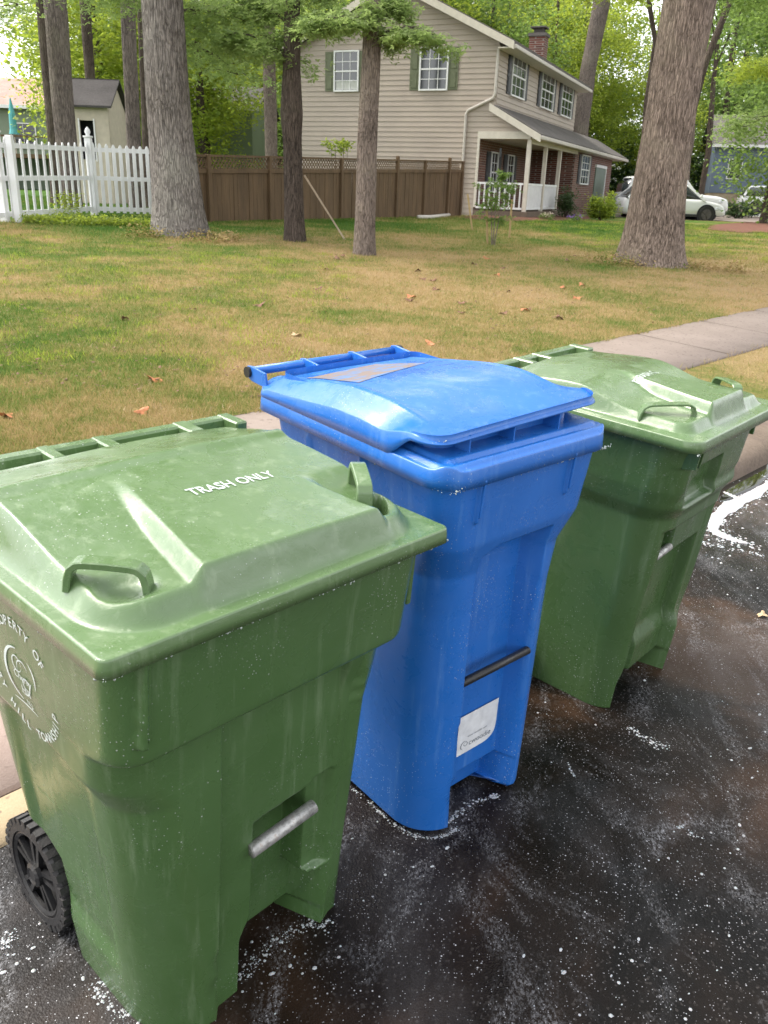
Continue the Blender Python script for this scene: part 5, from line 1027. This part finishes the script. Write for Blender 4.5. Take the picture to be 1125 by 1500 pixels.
for (ylo, yhi, N) in ((37, 50, 13), (50, 66, 24), (66, 92, 34)):
    tries = 0; n_ = 0
    while n_ < N and tries < 900:
        tries += 1; y = rw.uniform(ylo, yhi); az = rw.uniform(-31, 31); x = math.tan(R(az)) * y
        if blocked(x, y) or any((x - a) ** 2 + (y - b) ** 2 < 9 for a, b in placed): continue
        if az < (-18 if y < 70 else -20): continue                       # the sky gap at the upper left
        placed.append((x, y)); k = rw.choice('YYYMM' if y < 66 else 'YMMMD'); px_ = 562 + 1300 * x / y; zone = next(t for lim, t in ((215, 'behind the shed and picket fence'), (440, 'behind the pale oak and wood fence'), (600, 'behind the gable of the taupe house'), (760, 'above the roof slope of the taupe house'), (900, 'behind the porch wing of the taupe house'), (1010, 'behind the thick leaning trunk'), (9999, 'behind the slate blue house')) if px_ < lim); row = 'near' if y < 50 else 'middle' if y < 66 else 'far'
        woods(x, y, rw.uniform(.85, 1.35) * (1 if y < 66 else 1.5), wl[k], {'Y': 'yellow green', 'M': 'mid green', 'D': 'dark green'}[k] + ' woodland tree ' + zone + ', in the ' + row + ' row', lab[k][1]); n_ += 1
# undergrowth far back, one mass
def mass(name, label, N, ylo, yhi, zlo, zhi, size, mat, seed, azl=-34, azh=34):
    r = np.random.default_rng(seed); y = ylo + (yhi - ylo) * r.random(N); az = np.radians(azl + (azh - azl) * r.random(N)); x = np.tan(az) * y; z = .6 + zlo + (zhi - zlo) * r.random(N) ** 1.3
    V, F = leaf_cloud(np.c_[x, y, z, np.full(N, 1.5)], 26, size, seed); tag(np_obj(name, V, F, mat, smooth=False), label, 'woodland', kind='stuff')
mass('undergrowth', 'low undergrowth closing the view beneath the wood', 1500, 64, 72, 0, 4.5, .42, LEAF_D, 4, -20)
mass('far_woodland', 'distant mass of woodland foliage', 1500, 92, 108, 0, 11, .62, LEAF_M, 5, -20)
mass('far_woodland', 'distant low tree line beyond the pink roof', 300, 92, 100, 0, 4, .55, LEAF_M, 6, -34, -20)

# ------------------------------------------------------------------ shrubs, beds, sapling, sticks, leaves
def shrub(name, label, px, py, Y, rad, K, size, mat, seed, per=45, group=None, zc=None):
    p = on_ground(px, py, Y) if Y else G(px, py); t = thing(name, label, 'shrub', tuple(p), group)
    V, F = leaf_cloud(ell_clumps((0, 0, zc or rad[2] * .95), rad, K, .22, seed, .8), per, size, seed); np_obj('foliage', V, F, mat, t, smooth=False)
    m = MB()
    for i in range(6): a = i * 1.05; m.tube([(0, 0, -.05), (math.cos(a) * rad[0] * .3, math.sin(a) * rad[1] * .3, rad[2] * .6), (math.cos(a) * rad[0] * .7, math.sin(a) * rad[1] * .7, zc or rad[2] * 1.2)], [.02, .012, .005], 5)
    m.build('stems', BARK_DARK, t, kind='stuff'); return t
shrub('azalea_shrub', 'bright green rounded shrub at the corner of the brick wing', 880, 317, 34.5, (.55, .5, .50), 56, .10, LEAF_Y, 71)
shrub('shrub', 'dark narrow shrub beside the porch post and brick wing', 829, 312, 35.5, (.35, .4, .60), 34, .09, LEAF_D, 72)
shrub('shrub', 'olive shrub between the brick wing and the parked cars', 893, 310, 38.5, (.25, .25, .45), 20, .10, LEAF_M, 73)
shrub('shrub', 'low dark shrub in front of the wagon beside the blue house', 1080, 312, 48, (.8, .6, .40), 40, .12, LEAF_D, 74)
shrub('shrub', 'light green shrub leaning over the lattice fence beside the gable', 497, 240, 30.5, (.42, .3, .14), 9, .11, LEAF_Y, 75, zc=2.10)
# mulch beds
def patch(name, pts, mat, dz, kind='structure', n=7, thick=.05):
    c = sum(pts, Vector()) / len(pts); P = []
    for ring_, k in enumerate(np.linspace(0, 1, n)):
        for i, p in enumerate(pts): q = c.lerp(p, float(k) * (1 + .04 * math.sin(i * 2.3))); P.append((q.x, q.y, ground_z(q.x, q.y) + (dz + thick * (1 - k ** 3)) - (.02 if k == 1 else 0)))
    return np_obj(name, np.array(P).reshape(n, len(pts), 3), grid_faces(n, len(pts), wrap=True), mat, kind=kind)
def oval(px0, px1, py0, py1, n=20): cx, cy, rx, ry = (px0 + px1) / 2, (py0 + py1) / 2, (px1 - px0) / 2, (py1 - py0) / 2; return [G(cx + rx * math.cos(2 * math.pi * i / n), cy + ry * math.sin(2 * math.pi * i / n)) for i in range(n)]
patch('mulch_bed', oval(668, 872, 313, 325), MULCH, .02); patch('mulch_bed', oval(1035, 1190, 327, 342), MULCH, .05)
patch('bare_soil_patch', oval(246, 325, 450, 474), SOIL, .0, thick=.012); patch('bare_soil_patch', oval(-10, 120, 350, 361), SOIL, .0, thick=.01)
r_ = np.random.default_rng(9)
def groundcover(name, label, p0, p1, wdt, K, per, size, mat, seed, hgt=.12):
    r = np.random.default_rng(seed); t = r.random(K); P = []
    for q in t: c = p0.lerp(p1, float(q)); c = c + Vector((0, float(r.normal(0, wdt)), 0)); P.append((c.x, c.y, ground_z(c.x, c.y) + hgt * r.random(), .16))
    V, F = leaf_cloud(np.array(P), per, size, seed); tag(np_obj(name, V, F, mat, smooth=False), label, 'ground cover', kind='stuff')
groundcover('ground_cover', 'low yellow green plants along the foot of the picket fence', G(30, 327), on_ground(262, 322, 17.0), .18, 110, 40, .055, LEAF_Y, 3)
groundcover('ground_cover', 'small leafy weeds climbing the pickets left of the finial post', G(80, 322), G(115, 321), .05, 16, 40, .05, LEAF_Y, 4, .45)
for t_, nm_, w_ in ((T1, 'oak', .8), (T4, 'right', 1.2)):
    c = t_.location; groundcover('root_grass', 'straw coloured grass and litter heaped round the foot of the %s' % ('pale oak' if nm_ == 'oak' else 'furrowed leaning trunk'), Vector((c.x - w_, c.y - .5, 0)), Vector((c.x + w_ * 1.3, c.y - .4, 0)), .22, 60, 30, .05, BLADE, 12)
# flowers
def flowers(px, py, Y, col, label, seed):
    p = on_ground(px, py, Y); t = thing('flower_clump', label, 'flowers', tuple(p)); V, F = leaf_cloud(ell_clumps((0, 0, .12), (.3, .25, .14), 16, .10, seed), 30, .05, seed); np_obj('foliage', V, F, LEAF_M, t, smooth=False)
    V, F = leaf_cloud(ell_clumps((0, 0, .2), (.28, .22, .10), 10, .06, seed + 1), 14, .05, seed); np_obj('petals', V, F, col, t, smooth=False)
flowers(843, 318, 31, plain('violet_petals', (.25, .12, .45), .6), 'violet flowers in the mulch below the brick wing', 81)
flowers(803, 318, 31.5, plain('pale_petals', (.6, .5, .42), .6), 'pale flowers in the mulch bed in front of the porch', 82)
# staked sapling
ps = G(722, 360); sap = thing('sapling', 'young leafy sapling growing between stakes on the lawn before the porch', 'sapling', tuple(ps)); m = MB()
for dx, h_ in ((0, 1.25), (-.06, .9), (.07, .8)): m.tube([(dx * .3, 0, -.05), (dx, .02, h_ * .5), (dx * 1.6, 0, h_)], [.014, .010, .004], 6)
m.build('stems', BARK_SMOOTH, sap, kind='stuff'); hs = at(728, 250, ps.y).z - ps.z
V, F = leaf_cloud(np.concatenate([ell_clumps((.03, 0, hs * .62), (.34, .3, hs * .40), 34, .10, 6), ell_clumps((.08, 0, hs * .95), (.10, .1, .14), 6, .06, 7)]), 16, .075, 8, 'star'); np_obj('foliage', V, F, LEAF_M, sap, smooth=False)
for i, (x0, y0, x1, y1_, lab_) in enumerate(((692, 338, 685, 284, 'leftmost of the pale wooden stakes round the sapling'), (714, 358, 713, 308, 'short wooden stake close to the sapling stem'), (746, 350, 750, 292, 'rightmost of the pale wooden stakes, leaning beside the sapling'))):
    a = G(x0, y0); b = at(x1, y1_, a.y); m = MB(a); m.bar(a - (b - a) * .1, b, .04, .04, (0, 1, 0)); o = m.build('stake', STAKE); o.location = a; tag(o, lab_, 'stake', 'stakes around the sapling')
a = at(506, 336, y2 + .9); a.z = ground_z(a.x, a.y); b = at(446, 257, y2 - .1 + .3); m = MB(a); m.bar(a, b, .03, .022, (0, 1, 0)); o = m.build('leaning_stick', STICK); o.location = a; tag(o, 'pale bare stick leaning against the slim dark trunk', 'stick')
m = MB(); pp = [G(675, 313), G(655, 318), G(630, 321), G(612, 321)]; m.tube([p + Vector((0, 0, .06)) for p in pp], .06, 8); o = m.build('drain_pipe', GUTTER, smooth=True); tag(o, 'grey drain extension lying on the grass at the house corner', 'pipe')
# fallen leaves
LF = [plain('dry_leaf_orange', (.42, .16, .07), .7, var=.3, scale=30), plain('dry_leaf_brown', (.17, .085, .055), .8, var=.3, scale=30), plain('dry_leaf_tan', (.45, .33, .2), .8, var=.2, scale=30)]
def leaf_piece(seed, s):
    r = random.Random(seed); n = 20; vs = [(0, 0, .012)]
    for k in range(n): a = 2 * math.pi * k / n; rr = s * (.55 + .45 * abs(math.cos(a * 2.5)) + r.uniform(-.06, .06)); vs.append((math.cos(a) * rr, math.sin(a) * rr * .8, .006 + .018 * math.sin(a * 2 + seed) * rr / s))
    me = bpy.data.meshes.new('leaf'); me.from_pydata(vs, [], [(0, 1 + k, 1 + (k + 1) % n) for k in range(n)]); return me
LM = [leaf_piece(i, .055) for i in range(5)]; lr = random.Random(3)
spots = [(226, 562, 0, 'orange dry leaf on the lawn left of the blue bin'), (207, 609, 0, 'orange dry leaf just behind the near bin handle'), (631, 508, 0, 'reddish dry leaf on the lawn behind the blue lid'), (184, 472, 1, 'dark brown leaf cluster on the green patch of lawn'), (10, 616, 0, 'pale orange leaf at the left edge of the lawn'), (1116, 905, 2, 'tan leaf lying on the wet asphalt at the right edge'), (250, 366, 1, 'brown leaf below the pale oak'), (495, 382, 1, 'brown leaves heaped between the slim trunks'), (602, 438, 0, 'small orange leaf in the middle of the lawn'), (434, 495, 2, 'pale scrap of leaf near the back of the blue bin')]
for i in range(26): spots.append((lr.uniform(330, 900), lr.uniform(375, 470), lr.choice((0, 1, 1, 1)), None))
for i, (px, py, mi, lb_) in enumerate(spots):
    p = G(px, py); o = bpy.data.objects.new('fallen_leaf', LM[i % 5]); COL.objects.link(o)
    if len(LM[i % 5].materials) == 0: LM[i % 5].materials.append(LF[0])
    o.material_slots[0].link = 'OBJECT'; o.material_slots[0].material = LF[mi]; o.location = p + Vector((0, 0, .022 if py < 700 else .004)); sc = lr.uniform(.8, 1.25) * (1 if lb_ else 1.1) * (.5 if py > 700 else 1); o.scale = (sc, sc, sc); o.rotation_euler = (lr.uniform(-.3, .3), lr.uniform(-.3, .3), lr.uniform(0, 6.3)); tag(o, lb_ or 'small dry brown leaf scattered on the lawn between the trunks', 'leaf', 'fallen leaves')

# ------------------------------------------------------------------ soap foam on the asphalt
fm = NM('soap_foam', .55, 0, .4); _c = fm.coord('World'); fm.b.inputs['Subsurface Weight'].default_value = .2
FOAM = fm.set(fm.ramp(fm.noise(_c, 40, 4), [(.3, (.34, .335, .35)), (.7, (.50, .495, .51))]), None, fm.bump(fm.voro(_c, 160), .6, .002))
def foam_band(pts, widths, seed, hgt=.007, label='streak of white soap foam', n=90, frame=None):
    """pts in photo pixels on the asphalt; a low irregular mound following them"""
    P = np.array([list(G(*p)) for p in pts]) if frame is None else np.array([list((lambda q: Vector((q.x, q.y, ground_z(q.x, q.y) + .001)))(frame.matrix_world @ Vector((p[0], p[1], 0)))) for p in pts]); w = np.array(widths); s = np.linspace(0, len(P) - 1, n); C = np.stack([np.interp(s, range(len(P)), P[:, i]) for i in range(3)], 1)
    for _ in range(40): C[1:-1] = (C[:-2] + 2 * C[1:-1] + C[2:]) / 4
    r = np.random.default_rng(seed); W_ = np.interp(s, range(len(P)), w); d = np.gradient(C, axis=0); d /= np.linalg.norm(d, axis=1)[:, None]; nr_ = np.stack([-d[:, 1], d[:, 0], 0 * d[:, 0]], 1)
    for _ in range(8): nr_[1:-1] = (nr_[:-2] + 2 * nr_[1:-1] + nr_[2:]) / 4
    rag = lambda: 1 + .16 * np.sin(s * 5 + r.random() * 6) + .07 * np.sin(s * 13 + r.random() * 6) + .05 * r.random(n); e = np.sin(np.linspace(.02, .98, n) * math.pi) ** .35
    a, b = W_ * rag() * e, W_ * rag() * e; rows = []
    for k in np.linspace(-1, 1, 9): rows.append(C + nr_ * (np.where(k < 0, a, b) * k)[:, None] + np.array([0, 0, 1]) * (hgt * (1 - abs(k) ** 4) * (1 + .3 * np.sin(s * 31 + k * 5)) * np.minimum(1, W_ / .02) - .001 * abs(k))[:, None])
    o = np_obj('soap_foam', np.stack(rows, 0), grid_faces(9, n, flip=True), FOAM, kind='stuff'); return tag(o, label, 'foam')
foam_band([(1135, 702), (1105, 725), (1075, 738), (1052, 755), (1040, 775), (1062, 788), (1095, 797)], [.045, .045, .05, .04, .03, .032, .015], 1, label='broad white soap foam streak beside the puddle at the right')
foam_band([(1060, 722), (1085, 733), (1100, 722)], [.02, .03, .012], 2, label='small foam tongue at the edge of the puddle')
def foam_cluster(pts, sig, K, label, frame=None, seed=1, rmax=.006):
    P = [G(*p) for p in pts] if frame is None else [(lambda q: Vector((q.x, q.y, ground_z(q.x, q.y))))(frame.matrix_world @ Vector((p[0], p[1], 0))) for p in pts]; r = np.random.default_rng(seed); n = len(P) - 1
    t = r.random(K) * n; t = np.where(np.sin(t * 7 + seed) + r.random(K) > -.3, t, r.random(K) * n); i0_ = np.minimum(t.astype(int), n - 1); A_ = np.array([list(p) for p in P]); c = A_[i0_] + (A_[i0_ + 1] - A_[i0_]) * (t - i0_)[:, None]
    c[:, :2] += r.normal(0, sig, (K, 2)) * (.5 + r.random((K, 1))); rr = .0006 + rmax * r.random(K) ** 4; zz = base_z(c[:, 0], c[:, 1]) + (lift(c[:, 0], c[:, 1])); th = np.linspace(0, 2 * np.pi, 9)[:-1]; V = []
    for (k, h) in ((1, -.001), (.75, .25), (0.02, .34)): V.append(np.stack([c[:, None, 0] + rr[:, None] * k * np.cos(th), c[:, None, 1] + rr[:, None] * k * np.sin(th), (zz[:, None] + rr[:, None] * h) + 0 * th], -1))
    V = np.stack(V, 1).reshape(-1, 3); F = []
    for a in range(2):
        for b in range(8): F.append(np.stack([np.arange(K) * 24 + a * 8 + b, np.arange(K) * 24 + a * 8 + (b + 1) % 8, np.arange(K) * 24 + (a + 1) * 8 + (b + 1) % 8, np.arange(K) * 24 + (a + 1) * 8 + b], -1))
    tag(np_obj('soap_foam', V, np.concatenate(F), FOAM, kind='stuff'), label, 'foam')
bpy.context.view_layer.update()
foam_cluster([(1088, 682), (1105, 693), (1118, 697)], .018, 156, 'white foam blob floating in the gutter puddle', seed=3, rmax=.010)
foam_cluster([(1073, 714), (1079, 700), (1090, 686)], .016, 132, 'foam blob floating against the kerb', seed=4, rmax=.010)
foam_cluster([(.062, .42), (.063, .25), (.067, .15), (.085, .085), (.12, .048), (.16, .034), (.20, .034)], .004, 540, 'thin foam line round the foot of the blue bin', B2, 5, .0028)
foam_cluster([(.19, .060), (.24, .078), (.31, .072), (.37, .062), (.385, .05)], .006, 288, 'foam trail under the front recess of the blue bin', B2, 6, .0035)
foam_cluster([(.35, .10), (.42, .115), (.50, .11), (.57, .10), (.60, .07)], .012, 312, 'foam dribble below the pull bar of the near bin', B1, 7, .0036)
foam_cluster([(-5, 1410), (10, 1385), (14, 1372)], .010, 144, 'foam blob on the asphalt at the lower left edge', seed=8, rmax=.004)
foam_cluster([(1130, 702), (1105, 727), (1078, 740), (1054, 757), (1044, 775), (1064, 790), (1098, 800)], .040, 1500, 'loose suds fringing the broad foam streak at the right', seed=21, rmax=.008)
foam_cluster([(832, 1120), (841, 1143)], .003, 36, 'short foam dash right of the blue bin', seed=9, rmax=.003)
foam_cluster([(1015, 792), (1070, 805), (1128, 818)], .012, 228, 'faint foam line below the puddle', seed=10, rmax=.006)
foam_cluster([(920, 1066), (950, 1085), (980, 1101)], .010, 192, 'foam smear below the far green bin', seed=11, rmax=.004)
foam_cluster([(140, 1440), (170, 1478), (210, 1500)], .014, 252, 'suds at the foot of the near bin corner', seed=12, rmax=.0035)
foam_cluster([(990, 1215), (1010, 1222), (1028, 1232)], .004, 42, 'pale suds streak on the open asphalt at the right', seed=13, rmax=.004)
for i, (a, b) in enumerate((((800, 1040), (850, 1058)), ((1020, 905), (1085, 925)), ((960, 1000), (1010, 1012)))): pass
r = np.random.default_rng(31); Nn = 15000; tt = r.random(Nn); y = .9 + 5.0 * tt ** 1.6; x = -1.1 + 5.2 * r.random(Nn) * (y + .9) / 3.2; s_, n_ = sn(x, y); cl = np.sin(x * 3.1 + y * 1.7) * np.sin(y * 4.3 - x * 2.2) + .8 * np.sin(x * 9 - y * 7); ok = (n_ < 1.82) & (r.random(Nn) < .10 + .75 * (cl > .35)); x, y = x[ok], y[ok]; K = len(x)
rr = (.0006 + .0044 * r.random(K) ** 6 + .0012 * (r.random(K) > .97)) * (1 + .1 * y); el = 1 + 1.2 * r.random(K) ** 3; az = r.random(K) * .9 + .4; th = np.linspace(0, 2 * np.pi, 7)[:-1]
z = base_z(x, y); ring_ = np.stack([x[:, None] + rr[:, None] * (np.cos(th) * el[:, None] * np.cos(az)[:, None] - np.sin(th) * np.sin(az)[:, None]), y[:, None] + rr[:, None] * (np.cos(th) * el[:, None] * np.sin(az)[:, None] + np.sin(th) * np.cos(az)[:, None]), np.repeat(z[:, None] - .0005, 6, 1)], -1)
V = np.concatenate([ring_, np.stack([x, y, z + rr * .8], -1)[:, None]], 1).reshape(-1, 3); i0 = np.arange(K)[:, None] * 7; F = np.concatenate([np.stack([i0[:, 0] + k, i0[:, 0] + (k + 1) % 6, i0[:, 0] + 6], -1) for k in range(6)], 0)
PUDDLE = NM("puddle_water", .03).set((.012, .012, .010), None)
patch("puddle", [G(*q) for q in ((1046, 742), (1052, 712), (1075, 690), (1100, 672), (1130, 655), (1140, 690), (1110, 716), (1080, 730), (1062, 742))], PUDDLE, .002, thick=.001)
tag(np_obj('foam_specks', V, F, FOAM, kind='stuff'), 'scattered soap foam specks on the wet asphalt', 'foam')
